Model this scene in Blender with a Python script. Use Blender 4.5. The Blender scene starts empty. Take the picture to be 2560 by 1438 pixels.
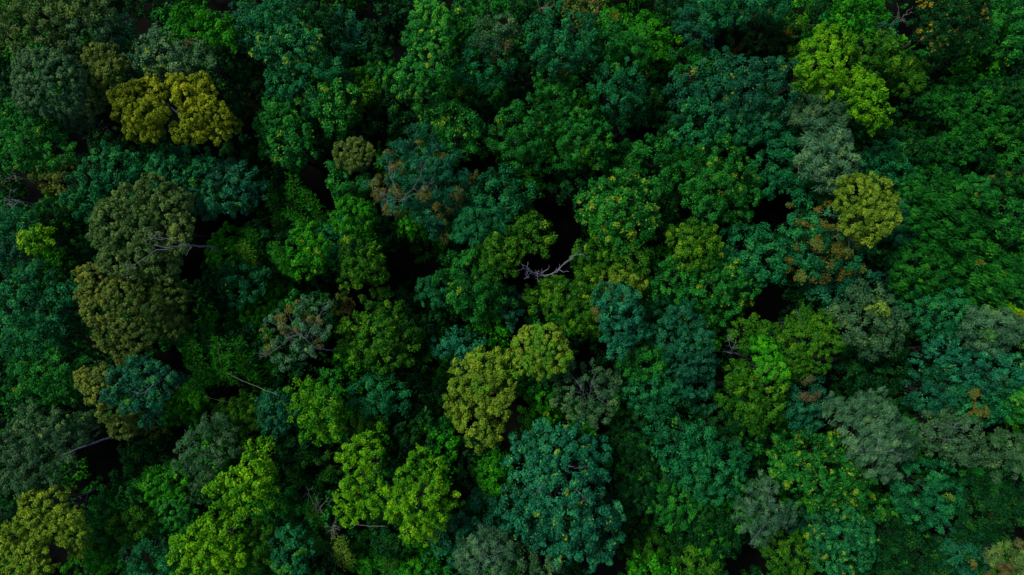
import bpy, math
import numpy as np
from mathutils import Vector

# ------------------------------------------------------------------ camera, world, sun, exposure
S = bpy.context.scene
COL = S.collection
CAM_Z = 120.0
cam = bpy.data.objects.new("camera", bpy.data.cameras.new("camera"))
COL.objects.link(cam)
cam.data.lens = 24.0
cam.data.sensor_width = 36.0
cam.data.clip_end = 2000.0
cam.location = (0, 0, CAM_Z)
S.camera = cam

SUN_EL, SUN_AZ = 52.0, 305.0                      # degrees, azimuth clockwise from +Y
world = bpy.data.worlds.new("World")
S.world = world
world.use_nodes = True
wt = world.node_tree
bg = wt.nodes["Background"]
sky = wt.nodes.new("ShaderNodeTexSky")
sky.sky_type = 'NISHITA'
sky.sun_disc = False
sky.sun_elevation = math.radians(SUN_EL)
sky.sun_rotation = math.radians(SUN_AZ)
wt.links.new(sky.outputs[0], bg.inputs[0])
bg.inputs[1].default_value = 0.05
sun = bpy.data.objects.new("sun", bpy.data.lights.new("sun", 'SUN'))
COL.objects.link(sun)
sun.data.energy = 1.5
sun.data.angle = math.radians(15)
sun.data.color = (1.0, 0.95, 0.86)
_e, _a = math.radians(SUN_EL), math.radians(SUN_AZ)
sun_dir = Vector((math.cos(_e)*math.sin(_a), math.cos(_e)*math.cos(_a), math.sin(_e)))
sun.rotation_euler = (-sun_dir).to_track_quat('-Z', 'Y').to_euler()
S.view_settings.view_transform = 'Standard'
S.view_settings.look = 'None'
S.view_settings.exposure = 1.35
S.view_settings.gamma = 1.0
S.cycles.max_bounces = 5
S.cycles.diffuse_bounces = 1
S.cycles.glossy_bounces = 1
S.cycles.transmission_bounces = 2

# ------------------------------------------------------------------ helpers
K = 1.5 / 2560.0                                   # metres per photo pixel per metre of distance


def at(px, py, z):
    d = (CAM_Z - z) * K
    return np.array([(px - 1280) * d, -(py - 719) * d, z])


def ground_z(x, y):
    return -9.0 + 0.9*np.sin(x*0.11+1.3)*np.cos(y*0.09) + 0.5*np.sin(x*0.31+y*0.23) + 0.25*np.sin(y*0.7-x*0.5)


def lin(c):
    return tuple((v/255/12.92) if v/255 <= 0.04045 else ((v/255+0.055)/1.055)**2.4 for v in c)


def norm(v):
    return v / np.maximum(np.linalg.norm(v, axis=-1, keepdims=True), 1e-9)


def quad_mesh(name, V, F, mat, attrs=None):
    me = bpy.data.meshes.new(name)
    n = len(F)
    me.vertices.add(len(V))
    me.vertices.foreach_set("co", np.ascontiguousarray(V, dtype=np.float32).ravel())
    me.loops.add(n*4)
    me.loops.foreach_set("vertex_index", np.ascontiguousarray(F, dtype=np.int32).ravel())
    me.polygons.add(n)
    me.polygons.foreach_set("loop_start", np.arange(n, dtype=np.int32)*4)
    try:
        me.polygons.foreach_set("loop_total", np.full(n, 4, dtype=np.int32))
    except Exception:
        pass
    for k, a in (attrs or {}).items():
        at_ = me.attributes.new(k, 'FLOAT', 'FACE')
        at_.data.foreach_set("value", np.ascontiguousarray(a, dtype=np.float32))
    me.update(calc_edges=True)
    me.materials.append(mat)
    return me


def link(name, me, parent=None):
    o = bpy.data.objects.new(name, me)
    COL.objects.link(o)
    if parent is not None:
        o.parent = parent
        o.location = -np.array(parent.location)
    return o


# ------------------------------------------------------------------ materials
PAL = {   # leaf colour of old leaves, of young leaves (photo values), sheen
    'teal':   ((1, 42, 19), (20, 112, 58), .10),
    'blue':   ((2, 44, 26), (17, 98, 62), .12),
    'green':  ((1, 46, 8), (26, 116, 34), .10),
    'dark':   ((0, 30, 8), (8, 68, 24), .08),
    'vivid':  ((2, 60, 2), (40, 130, 12), .08),
    'lime':   ((24, 92, 2), (92, 154, 12), .08),
    'gold':   ((60, 78, 6), (126, 142, 24), .06),
    'honey':  ((40, 78, 8), (110, 142, 36), .06),
    'olive':  ((24, 62, 16), (86, 118, 56), .08),
    'bronze': ((22, 54, 8), (88, 112, 44), .08),
    'grey':   ((16, 56, 26), (62, 104, 62), .10),
    'pale':   ((14, 58, 32), (72, 118, 78), .08),
    'fern':   ((1, 42, 6), (22, 102, 24), .08),
    'jade':   ((1, 46, 27), (22, 114, 74), .12),
    'moss':   ((5, 54, 3), (50, 108, 16), .08),
    'sprout': ((12, 70, 6), (84, 136, 24), .08),
}
ACC = {'y': (122, 152, 22), 'g': (146, 124, 26), 'o': (108, 88, 8), 'r': (94, 66, 42), 'b': (64, 134, 24), 'w': (120, 136, 110)}


def leaf_material(key, accent):
    a, b, spec = PAL[key]
    m = bpy.data.materials.new("leaves_%s_%s" % (key, accent or 'plain'))
    m.use_nodes = True
    nt = m.node_tree
    N, L = nt.nodes, nt.links
    out = N["Material Output"]
    p = N["Principled BSDF"]
    tint = N.new("ShaderNodeAttribute"); tint.attribute_name = "tint"
    rough = N.new("ShaderNodeTexNoise"); rough.inputs["Scale"].default_value = 0.35; rough.inputs["Detail"].default_value = 3
    geo = N.new("ShaderNodeNewGeometry")
    L.new(geo.outputs["Position"], rough.inputs["Vector"])
    add = N.new("ShaderNodeMath"); add.operation = 'MULTIPLY_ADD'
    add.inputs[1].default_value = 0.5; 
    L.new(rough.outputs["Fac"], add.inputs[0]); L.new(tint.outputs["Fac"], add.inputs[2])
    sub = N.new("ShaderNodeMath"); sub.operation = 'SUBTRACT'; sub.use_clamp = True
    L.new(add.outputs[0], sub.inputs[0]); sub.inputs[1].default_value = 0.25
    ramp = N.new("ShaderNodeValToRGB")
    ramp.color_ramp.elements[0].color = lin(a) + (1,)
    ramp.color_ramp.elements[1].color = lin(b) + (1,)
    ramp.color_ramp.elements[1].position = .8
    e3 = ramp.color_ramp.elements.new(1.0)                       # the freshest leaves are yellower
    e3.color = lin((min(170, b[0]+34), min(175, b[1]+22), max(4, b[2]-6))) + (1,)
    L.new(sub.outputs[0], ramp.inputs[0])
    mix = N.new("ShaderNodeMix"); mix.data_type = 'RGBA'
    acc = N.new("ShaderNodeAttribute"); acc.attribute_name = "accent"
    L.new(acc.outputs["Fac"], mix.inputs[0])
    L.new(ramp.outputs[0], mix.inputs[6])
    mix.inputs[7].default_value = lin(ACC.get(accent, (0, 0, 0))) + (1,)
    L.new(mix.outputs[2], p.inputs["Base Color"])
    p.inputs["Roughness"].default_value = 0.55
    p.inputs["Specular IOR Level"].default_value = spec
    tr = N.new("ShaderNodeBsdfTranslucent")
    L.new(mix.outputs[2], tr.inputs[0])
    ms = N.new("ShaderNodeMixShader"); ms.inputs[0].default_value = 0.12
    L.new(p.outputs[0], ms.inputs[1]); L.new(tr.outputs[0], ms.inputs[2])
    L.new(ms.outputs[0], out.inputs[0])
    return m


_mats = {}


def leaves(key, accent):
    if (key, accent) not in _mats:
        _mats[(key, accent)] = leaf_material(key, accent)
    return _mats[(key, accent)]


def bark_material(name, c0, c1):
    m = bpy.data.materials.new(name)
    m.use_nodes = True
    nt = m.node_tree
    N, L = nt.nodes, nt.links
    p = N["Principled BSDF"]
    tc = N.new("ShaderNodeTexCoord")
    no = N.new("ShaderNodeTexNoise"); no.inputs["Scale"].default_value = 2.2; no.inputs["Detail"].default_value = 6
    L.new(tc.outputs["Object"], no.inputs["Vector"])
    r = N.new("ShaderNodeValToRGB")
    r.color_ramp.elements[0].position = .35; r.color_ramp.elements[0].color = c0 + (1,)
    r.color_ramp.elements[1].position = .65; r.color_ramp.elements[1].color = c1 + (1,)
    L.new(no.outputs["Fac"], r.inputs[0]); L.new(r.outputs[0], p.inputs["Base Color"])
    bmp = N.new("ShaderNodeBump"); bmp.inputs["Strength"].default_value = .6
    L.new(no.outputs["Fac"], bmp.inputs["Height"]); L.new(bmp.outputs[0], p.inputs["Normal"])
    p.inputs["Roughness"].default_value = .9
    p.inputs["Specular IOR Level"].default_value = .2
    return m


BARK = bark_material("bark", (.012, .012, .014), (.035, .034, .04))
PALE_BARK = bark_material("pale_bark", (.05, .055, .07), (.13, .135, .165))
DEAD_BARK = bark_material("weathered_wood", (.08, .08, .105), (.22, .22, .27))
CULM = bark_material("bamboo_stem", (.06, .08, .012), (.15, .14, .03))
STICK = bark_material("dry_stick", (.10, .12, .09), (.20, .22, .17))


# ------------------------------------------------------------------ tubes (trunks, branches)
def tube(pts, radii, sides=7):
    pts = np.asarray(pts, float)
    n = len(pts)
    t = np.gradient(pts, axis=0); t = norm(t)
    ref = np.array([0.31, 0.2, 0.93]) if abs(t[:, 2]).mean() < .8 else np.array([1.0, .1, 0])
    u = norm(np.cross(t, ref)); v = np.cross(t, u)
    ang = np.linspace(0, 2*np.pi, sides, endpoint=False)
    r = np.asarray(radii)[:, None, None]
    V = pts[:, None, :] + r*(np.cos(ang)[None, :, None]*u[:, None, :] + np.sin(ang)[None, :, None]*v[:, None, :])
    F = []
    for i in range(n-1):
        for k in range(sides):
            k2 = (k+1) % sides
            F.append((i*sides+k, i*sides+k2, (i+1)*sides+k2, (i+1)*sides+k))
    return V.reshape(-1, 3), np.array(F, int)


def join(parts):
    Vs, Fs, off = [], [], 0
    for V, F in parts:
        Vs.append(V); Fs.append(F+off); off += len(V)
    return np.concatenate(Vs), np.concatenate(Fs)


def curve(p0, p1, rng, wob=.06, n=7, sag=0.0):
    t = np.linspace(0, 1, n)[:, None]
    p = np.asarray(p0)*(1-t) + np.asarray(p1)*t
    L = np.linalg.norm(np.asarray(p1)-np.asarray(p0))
    w = rng.normal(0, wob*L, (n, 3)) * np.sin(np.pi*t)
    p = p + w
    p[:, 2] += sag*L*np.sin(np.pi*t[:, 0])
    return p


def resample(pts, n):
    pts = np.asarray(pts, float)
    d = np.r_[0, np.cumsum(np.linalg.norm(np.diff(pts, axis=0), axis=1))]
    s = np.linspace(0, d[-1], n)
    return np.stack([np.interp(s, d, pts[:, i]) for i in range(3)], 1)


# ------------------------------------------------------------------ crowns
STYLE = {  # spacing of leaf clumps, clump radius, leaf length, leaf width, cover, normal noise, clump jitter
    'tight':   dict(sp=.72, cr=.48, L=.27, W=.16, cov=1.25, no=.65, ji=.16, dz=.62, shape=((.9, 1.3), (.75, 1.1), (.6, .95))),
    'dome':    dict(sp=.62, cr=.42, L=.25, W=.15, cov=1.3, no=.6, ji=.05, dz=.50, shape=((.9, 1.3), (.75, 1.1), (.6, .95))),
    'broad':   dict(sp=1.25, cr=.80, L=.37, W=.22, cov=.95, no=.62, ji=.26, dz=.58),
    'loose':   dict(sp=1.45, cr=.86, L=.32, W=.18, cov=.85, no=.72, ji=.36, dz=.62),
    'feather': dict(sp=1.15, cr=.85, L=.66, W=.12, cov=.80, no=.6, ji=.42, dz=.58),
    'vine':    dict(sp=1.0, cr=.68, L=.31, W=.20, cov=1.2, no=.40, ji=.12, dz=.60),
    'swept':   dict(sp=1.25, cr=.85, L=.62, W=.16, cov=.95, no=.6, ji=.28, dz=.6),
    'sparse':  dict(sp=1.5, cr=.75, L=.34, W=.17, cov=.62, no=.7, ji=.35, dz=.50),
}


def lobe_clumps(lobes, sp, ji, rng):
    """points on the upper parts of the lobes, outward normals and lobe index"""
    P, Nn, Ix = [], [], []
    for i, (x, y, z, rx, ry, rz) in enumerate(lobes):
        area = 2*np.pi*((rx*ry)**1.6/3+(rx*rz)**1.6/3+(ry*rz)**1.6/3)**(1/1.6)*1.35
        n = max(5, int(area/sp**2))
        k = np.arange(n)+.5
        zz = 1-k/n*1.45
        ph = np.pi*(1+5**.5)*k + rng.uniform(0, 6.28)
        rr = np.sqrt(np.maximum(0, 1-zz**2))
        d = np.stack([rr*np.cos(ph), rr*np.sin(ph), zz], 1)
        d = norm(d + rng.normal(0, .16, d.shape))
        s = 1 + rng.normal(0, ji, (n, 1))*.8
        s = np.clip(s, .55, 1.3)
        R = np.array([rx, ry, rz])
        P.append(np.array([x, y, z]) + d*R*s)
        Nn.append(norm(d/R))
        Ix.append(np.full(n, i))
    P, Nn, Ix = np.concatenate(P), np.concatenate(Nn), np.concatenate(Ix)
    keep = np.ones(len(P), bool)
    for i, (x, y, z, rx, ry, rz) in enumerate(lobes):
        q = (P-np.array([x, y, z]))/np.array([rx, ry, rz])
        keep &= ~((np.linalg.norm(q, axis=1) < .78) & (Ix != i))
    return P[keep], Nn[keep], Ix[keep]


def leaf_quads(C, D, cr, st, rng, per, sweep=None):
    """leaves round clump centres C with outward directions D"""
    n = len(C)
    rep = np.repeat(np.arange(n), per)
    m = len(rep)
    g = rng.normal(0, 1, (m, 3))
    d = norm(g*.75 + D[rep]*.75 + np.array([0, 0, .45]))
    rr = rng.uniform(.55, 1.12, (m, 1))
    # every clump is a spray: long one way, flat another, each turned its own way
    ax = norm(D*.9 + rng.normal(0, .6, (n, 3)) - np.array([0, 0, .35]))
    bx = norm(np.cross(ax, rng.normal(0, 1, (n, 3)) + np.array([0, 0, .8])))
    cx = np.cross(ax, bx)
    lo, wi, th = (rng.uniform(*q, (n, 1)) for q in st['shape'])
    off = (d*ax[rep]).sum(1, keepdims=True)*ax[rep]*lo[rep] + (d*bx[rep]).sum(1, keepdims=True)*bx[rep]*wi[rep] + (d*cx[rep]).sum(1, keepdims=True)*cx[rep]*th[rep]
    p = C[rep] + off*rr*cr[rep][:, None]
    nl = norm(d + rng.normal(0, st['no'], (m, 3)) + np.array([0, 0, .25]))
    if sweep is not None:
        t = np.asarray(sweep) + rng.normal(0, .28, (m, 3))
    elif st['W']/st['L'] < .25:
        t = d*1.2 + rng.normal(0, .55, (m, 3))
    else:
        t = rng.normal(0, 1, (m, 3))
    t = norm(t - (t*nl).sum(1, keepdims=True)*nl)
    s = np.cross(nl, t)
    L = st['L']*rng.uniform(.65, 1.3, (m, 1)); W = st['W']*rng.uniform(.7, 1.25, (m, 1))
    V = np.empty((m, 4, 3))
    V[:, 0] = p - t*L*.5
    V[:, 1] = p + s*W*.5 - t*L*.06
    V[:, 2] = p + t*L*.5
    V[:, 3] = p - s*W*.5 - t*L*.06
    return V.reshape(-1, 3), np.arange(m*4).reshape(m, 4), rep, d


def make_crown(lobes, style, pal, acc, amt, rng, bias=None, sweep=None, dens=1.0, grain=1.0):
    st = dict(STYLE[style])
    st.setdefault('shape', ((1.0, 1.45), (.7, 1.1), (.45, .8)))
    for q in ('sp', 'cr', 'L', 'W'):
        st[q] *= grain
    C, D, Ix = lobe_clumps(lobes, st['sp'], st['ji'], rng)
    n = len(C)
    cr = st['cr']*rng.uniform(.7, 1.3, n)
    per = np.maximum(4, (dens*st['cov']*2*np.pi*cr**2/(st['L']*st['W']*.5)).astype(int))
    V, F, rep, d = leaf_quads(C, D, cr, st, rng, per, sweep)
    m = len(rep)
    lb = rng.uniform(-.13, .13, len(lobes)) + (np.zeros(len(lobes)) if bias is None else np.asarray(bias))
    ct = rng.uniform(0, 1, n)
    tint = .5 + lb[Ix][rep] + .55*(ct[rep]-.5) + .55*(rng.uniform(0, 1, m)-.5)
    accent = np.zeros(m)
    if acc and amt > 0:
        kind = acc[1]
        if kind == 'p':                                   # whole patches of clumps have turned colour
            k = max(1, int(n*amt*.22))
            seeds = rng.choice(n, k, replace=False)
            hit = np.zeros(n, bool)
            for s in seeds:
                hit |= np.linalg.norm((C-C[s])*[1, 1, .6], axis=1) < rng.uniform(.6, 1.5)
            accent = hit[rep]*rng.uniform(.3, 1, m)*(rng.uniform(0, 1, m) < .82)
        else:                                             # sprigs of young leaves at clump tips
            k = max(2, int(n*.04*(1+2.5*amt)))
            near = np.min(np.linalg.norm(C[:, None, :]-C[rng.choice(n, k, replace=False)][None], axis=2), axis=1)
            pick = rng.uniform(0, 1, n) < np.clip(amt*1.7*np.exp(-(near/1.5)**2), 0, 1)
            dirs = norm(rng.normal(0, .8, (n, 3)) + D*.5 + [0, 0, .3])
            cone = rng.uniform(.70, .93, n)
            accent = ((d*dirs[rep]).sum(1) > cone[rep])*pick[rep]*rng.uniform(.4, 1, m)
            accent = np.maximum(accent, rng.uniform(.3, 1, m)*(rng.uniform(0, 1, m) < amt*.05))
    return V, F, np.clip(tint, 0, 1), accent


# ------------------------------------------------------------------ one tree
WOOD = {'teal': BARK, 'pale': PALE_BARK}


def auto_lobes(px, py, rx, ry, rng):
    n = int(np.clip(round(3.2 + (rx*ry)**.5/17), 4, 10))
    a0 = rng.uniform(0, 6.28)
    out = [(px+rng.normal(0, .08)*rx, py+rng.normal(0, .08)*ry, .56*(rx*ry)**.5, 0)]
    for k in range(n):
        a = a0 + 6.283*(k+rng.uniform(-.28, .28))/n
        s = rng.uniform(.36, .50)
        dd = (1.02-s)*rng.uniform(.88, 1.06)
        out.append((px+rx*dd*math.cos(a), py+ry*dd*math.sin(a), s*(rx*ry)**.5, 0))
    return out


def make_tree(idx, px, py, rx, ry, z, style, pal, acc, amt, label, lobes=None, sweep=None, branches=None, dens=1.0,
              name=None, trunk_r=None, wood=None):
    rng = np.random.default_rng(1000+idx)
    z = z-5 if z <= 13 else z-2.5 if z <= 16 else z
    st = STYLE[style]
    R = (rx*ry)**.5
    lb = lobes or auto_lobes(px, py, rx, ry, rng)
    W, bias = [], []
    mr = max(l[2] for l in lb)
    for l in lb:
        lx, ly, lr = l[:3]
        e = ((lx-px)/rx)**2 + ((ly-py)/ry)**2
        rm = lr*K*(CAM_Z-z)
        if lobes:
            rm = max(rm-.3, rm*.7)
        rz = rm*st['dz']*1.5
        ztop = z - e*R*K*(CAM_Z-z)*(.55 if style in ('tight', 'dome') else .85) - rng.uniform(0, .22)*R*K*(CAM_Z-z)
        zc = ztop - rz
        c = at(lx, ly, ztop-rz*.45)
        asp = (rx/ry)**.35 if lobes is None else 1
        W.append((c[0], c[1], zc, rm*asp*rng.uniform(.93, 1.07), rm/asp*rng.uniform(.93, 1.07), rz))
        bias.append(l[3] if len(l) > 3 else 0)
    W = np.array(W)
    c = at(px, py, z-.4*R*K*(CAM_Z-z))
    g = float(ground_z(c[0], c[1]))
    root = bpy.data.objects.new(name or {'tight': 'round_crowned_tree', 'dome': 'round_crowned_tree', 'broad': 'broadleaf_tree', 'loose': 'rainforest_tree', 'feather': 'feathery_tree', 'swept': 'windswept_tree',
                                 'vine': 'vine_covered_tree', 'sparse': 'thin_crowned_tree'}[style], None)
    COL.objects.link(root)
    root.location = (c[0], c[1], g)
    root.empty_display_size = .5
    root['label'] = label
    root['category'] = 'tree'
    root['group'] = GROUPS[pal]
    if not acc and pal in ('teal', 'green', 'dark', 'vivid', 'blue') and style != 'swept':
        acc, amt = 'bf', .16 + min(0, amt)*.1                  # sprigs of fresh growth
    if amt < 0:                                       # older, darker leaves
        bias = [b+.35*amt for b in bias]
    V, F, t, a = make_crown(W, style, pal, acc, amt, rng, bias, sweep, dens, rng.uniform(.78, 1.22) if style not in ('tight', 'feather', 'dome') else rng.uniform(.9, 1.1))
    cm = quad_mesh('crown', V, F, leaves(pal, acc[0] if acc else ''), {'tint': t, 'accent': a})
    link('crown', cm, root)
    # trunk with limbs that run into the lobes
    tr = trunk_r or .16+.0032*R
    hub = np.array([c[0]+rng.normal(0, .4), c[1]+rng.normal(0, .4), g+(z-g)*.58])
    parts = [tube(curve((c[0], c[1], g-.3), hub, rng, .012, 8), np.linspace(tr*1.45, tr*.8, 8))]
    for w in W:
        end = np.array([w[0], w[1], w[2]+w[5]*.25])
        parts.append(tube(curve(hub-np.array([0, 0, .3]), end, rng, .05, 7, -.06), np.linspace(tr*.42, .03, 7), 5))
    Vt, Ft = join(parts)
    wm = BARK
    link('trunk', quad_mesh('trunk', Vt, Ft, wm), root)
    for b in (branches or []):
        pts = [at(x, y, z+dzz) for x, y, dzz in b[1]]
        pts = resample(pts, max(6, len(pts)*3))
        pts[1:-1] += rng.normal(0, .07, (len(pts)-2, 3))
        if b[0] < .15:
            pts[:, 2] -= .22
            b = (b[0]*.5,)+tuple(b[1:])
        ps = [tube(pts, np.linspace(b[0], max(.02, b[0]*.3), len(pts)), 6)]
        for k in range(b[2] if len(b) > 2 else 0):          # side twigs
            i = rng.integers(len(pts)//3, len(pts)-1)
            dirn = norm(pts[i]-pts[i-1])*.8 + rng.normal(0, .6, 3)*[1, 1, .3]
            q = pts[i] + dirn*rng.uniform(.7, 1.7)
            ps.append(tube(curve(pts[i], q, rng, .08, 5), np.linspace(b[0]*.42, .018, 5), 5))
        Vb, Fb = join(ps)
        link('branch', quad_mesh('branch', Vb, Fb, wood or PALE_BARK), root)
    return root


GROUPS = {
    'teal': 'teal green trees of the canopy', 'jade': 'teal green trees of the canopy', 'fern': 'green trees of the canopy', 'blue': 'blue green trees of the canopy', 'green': 'green trees of the canopy',
    'dark': 'dark green trees of the canopy', 'vivid': 'vivid green trees of the canopy', 'lime': 'yellow green trees of the canopy',
    'gold': 'golden trees of the canopy', 'honey': 'golden trees of the canopy', 'olive': 'olive trees of the canopy', 'bronze': 'olive trees of the canopy',
    'grey': 'grey green trees of the canopy', 'pale': 'pale feathery trees of the canopy', 'moss': 'mossy green trees of the canopy', 'sprout': 'mossy green trees of the canopy',
}

# ------------------------------------------------------------------ the trees: photo x, y, half width, half height, top height, foliage, colour, second colour, amount, label, extras
T = []


def t(*a, **k):
    T.append((a, k))


# --- upper left
t(70, 58, 100, 75, 21, 'loose', 'olive', '', 0, "broad olive tree with a fluffy crown filling the top left corner of the forest")
t(195, 12, 85, 38, 20, 'loose', 'olive', '', 0, "olive tree cut by the top edge, next to the corner one")
t(222, 72, 75, 55, 19, 'loose', 'grey', 'yp', .15, "grey olive tree just behind the grey green dome, yellowish in its middle")
t(292, 85, 42, 50, 15, 'loose', 'blue', '', 0, "small shaded blue green tree between the olive trees and the black gap")
t(345, 10, 75, 24, 13, 'loose', 'dark', '', 0, "very dark tree at the top edge beside a black gap")
t(112, 205, 94, 84, 24, 'dome', 'grey', '', 0, "smooth rounded grey green dome tree under the olive corner trees", lobes=[(108, 200, 84, .05), (150, 235, 48, -.05), (75, 170, 48, 0), (130, 165, 46, 0), (70, 235, 46, 0), (120, 255, 40, -.1)])
t(252, 165, 60, 52, 20, 'tight', 'bronze', '', 0, "small brownish olive tree standing between the grey dome and the golden tree")
t(222, 232, 42, 50, 18, 'tight', 'olive', '', 0, "narrow dark olive tree hanging at the side of the grey dome")
t(190, 285, 42, 40, 17, 'tight', 'grey', '', 0, "small grey green tree at the foot of the smooth dome, over a black gap")
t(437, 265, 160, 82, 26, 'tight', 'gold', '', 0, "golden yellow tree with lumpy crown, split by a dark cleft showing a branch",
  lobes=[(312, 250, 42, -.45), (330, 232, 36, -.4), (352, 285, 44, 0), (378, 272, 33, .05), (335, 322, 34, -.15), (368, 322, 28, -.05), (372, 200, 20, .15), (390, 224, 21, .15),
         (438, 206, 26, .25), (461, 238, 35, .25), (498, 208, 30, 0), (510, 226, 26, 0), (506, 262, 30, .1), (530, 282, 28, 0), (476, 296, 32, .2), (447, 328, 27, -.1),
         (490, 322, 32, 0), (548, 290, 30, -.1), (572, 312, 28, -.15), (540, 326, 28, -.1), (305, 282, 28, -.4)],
  branches=[(.17, [(446, 284, -3.4), (420, 262, -2.6), (405, 250, -2.2)], 0)])
t(398, 138, 66, 54, 22, 'loose', 'pale', 'yf', .9, "silvery tree with yellow sprigs directly behind the golden cleft tree")
t(485, 145, 48, 48, 20, 'loose', 'grey', 'rp', .2, "dull green tree with a brown patch between silvery and vivid green trees")
t(487, 60, 58, 48, 19, 'broad', 'vivid', '', 0, "vivid green tree near the top edge, glowing beside a black gap", lobes=[(470, 45, 38), (510, 55, 32), (455, 75, 30), (485, 85, 34)])
t(548, 82, 44, 44, 18, 'broad', 'vivid', '', 0, "second vivid green tree, with a drooping ragged edge, next to the glowing one")
t(610, 62, 46, 55, 17, 'loose', 'blue', '', 0, "blue green tree with a narrow crown next to the two vivid green trees")
t(690, 35, 62, 45, 19, 'loose', 'teal', 'yf', .12, "teal tree at the top edge above the yellow sprigged tree")
t(718, 112, 85, 58, 20, 'broad', 'teal', 'yf', .8, "teal tree carrying a row of bright yellow sprigs near the top")
t(865, 85, 38, 52, 15, 'loose', 'blue', '', 0, "shaded blue tree next to a black gap behind the tall yellow tipped tree")
t(790, 55, 48, 55, 17, 'loose', 'dark', 'yf', .1, "dark tree with a few yellow leaves beside the row of yellow sprigs")
t(770, 205, 105, 72, 18, 'loose', 'teal', 'bp', .15, "large teal tree below the row of yellow sprigs")
t(838, 268, 52, 62, 19, 'loose', 'green', 'yf', .7, "yellow tipped green tree leaning over a black gap beside the large teal tree")
t(892, 222, 48, 45, 16, 'loose', 'moss', 'yf', .2, "mossy tree with yellow tips beside the dark leafy slope")
t(625, 232, 62, 62, 14, 'loose', 'dark', 'yf', .12, "dark tree with scattered yellow leaves right beside the golden cleft tree")
t(692, 300, 56, 45, 17, 'broad', 'green', 'yf', .1, "leafy green tree with coarse leaves just below the large teal tree")
t(718, 362, 66, 55, 18, 'broad', 'green', 'yf', .3, "bright leafy green tree over the black gap above the bamboo")
t(930, 110, 48, 62, 14, 'loose', 'dark', '', 0, "shaded green column of a tree beside the tall yellow tipped tree")
t(945, 190, 50, 55, 14, 'vine', 'green', '', 0, "soft green slope of leaves below the shaded column tree")
t(1000, 275, 66, 52, 14, 'loose', 'dark', 'yf', .12, "low dark tree between the tall yellow tipped tree and feathery tree")
t(58, 335, 62, 72, 21, 'broad', 'green', 'yf', .25, "large leaved green tree at the side edge under the grey dome", lobes=[(20, 295, 42), (45, 345, 48), (70, 385, 34), (30, 400, 36), (75, 320, 30)])
t(125, 375, 48, 50, 19, 'broad', 'green', 'yf', .1, "smaller large leaved tree jutting over a black gap beneath the grey dome")
t(150, 438, 78, 48, 13, 'loose', 'bronze', 'op', .15, "shaded brownish tree in the hollow beneath the large leaved trees")
t(255, 350, 40, 36, 11, 'loose', 'dark', '', 0, "low dark tree in the hollow under the golden cleft tree")
t(268, 428, 78, 68, 18, 'loose', 'teal', '', 0, "teal tree above the big olive dome, facing the brownish hollow")
t(450, 420, 92, 52, 18, 'broad', 'teal', 'bp', .12, "teal tree with pale rosettes directly above the big olive dome")
t(568, 472, 98, 68, 19, 'broad', 'blue', '', 0, "blue teal tree with smooth clumps, hanging over the blackest gap", lobes=[(510, 445, 40), (560, 450, 42), (610, 450, 38), (640, 470, 26), (550, 495, 42), (600, 490, 38), (500, 490, 34), (520, 530, 28), (570, 425, 26)])
t(605, 388, 52, 42, 12, 'loose', 'dark', 'yf', .08, "small dark tree in the shade below the golden cleft tree tip")
# --- upper middle
t(1065, 130, 66, 120, 23, 'vine', 'green', 'yf', .45, "tall vine draped tree with yellow and brown tips near the top edge",
  lobes=[(1075, 45, 46, .25), (1100, 75, 34, .1), (1045, 85, 36, .1), (1085, 110, 38, 0), (1055, 140, 38, 0), (1030, 175, 36, .1), (1070, 175, 34, .1), (1010, 215, 30, 0), (1050, 220, 30, 0), (1095, 150, 26, 0)])
t(1188, 25, 54, 42, 18, 'loose', 'green', 'yf', .3, "green tree with yellow top peeking in at the top edge between two brown tipped trees")
t(1243, 78, 48, 48, 21, 'loose', 'grey', 'rp', .2, "grey tipped tree with brown twigs between vine draped and orange flecked trees")
t(1215, 152, 68, 58, 19, 'loose', 'teal', 'rp', .35, "dull teal tree with reddish brown patches below the grey tipped tree")
t(1215, 218, 52, 42, 16, 'loose', 'green', 'yf', .1, "green tree drooping below the reddish patched teal tree")
t(1402, 95, 92, 80, 23, 'loose', 'teal', 'of', .3, "bright teal tree flecked with orange near the top middle",
  lobes=[(1390, 55, 40), (1440, 70, 36), (1350, 85, 36), (1400, 105, 48), (1450, 120, 36), (1365, 135, 34), (1420, 150, 34), (1470, 100, 26)])
t(1458, 22, 46, 36, 20, 'loose', 'bronze', 'rp', .6, "rusty brown tree at the top edge behind the orange flecked teal tree")
t(1518, 92, 50, 58, 20, 'loose', 'green', 'op', .4, "green tree with orange brown streaks beside the orange flecked teal tree")
t(1585, 120, 42, 50, 18, 'loose', 'green', 'of', .2, "green tree with a thin orange rim next to the dark round tree")
t(1340, 20, 60, 32, 14, 'loose', 'dark', '', 0, "dark tree at the top edge behind the bright orange flecked tree")
t(1397, 205, 56, 52, 18, 'loose', 'green', 'op', .2, "green tree with an orange sprig hanging below the orange flecked teal tree")
t(1545, 215, 62, 60, 20, 'loose', 'teal', 'bp', .12, "teal tree with a lit grey top beside the black gap in the upper middle")
t(1632, 85, 56, 58, 15, 'broad', 'vivid', '', -1, "shaded round green tree just under the bluish trees of the top edge")
t(1610, 240, 46, 58, 16, 'loose', 'dark', 'yf', .08, "dark tree wedged beside the lit grey topped teal tree")
t(1580, 284, 56, 34, 14, 'loose', 'teal', 'of', .1, "low teal tree on the rim of the black gap in the upper middle")
t(1300, 190, 50, 55, 13, 'loose', 'dark', '', 0, "dark recessed tree between reddish patched and orange sprigged trees")
t(1130, 228, 58, 45, 15, 'loose', 'green', 'yf', .1, "shaded green tree under the tall vine draped tree")
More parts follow.
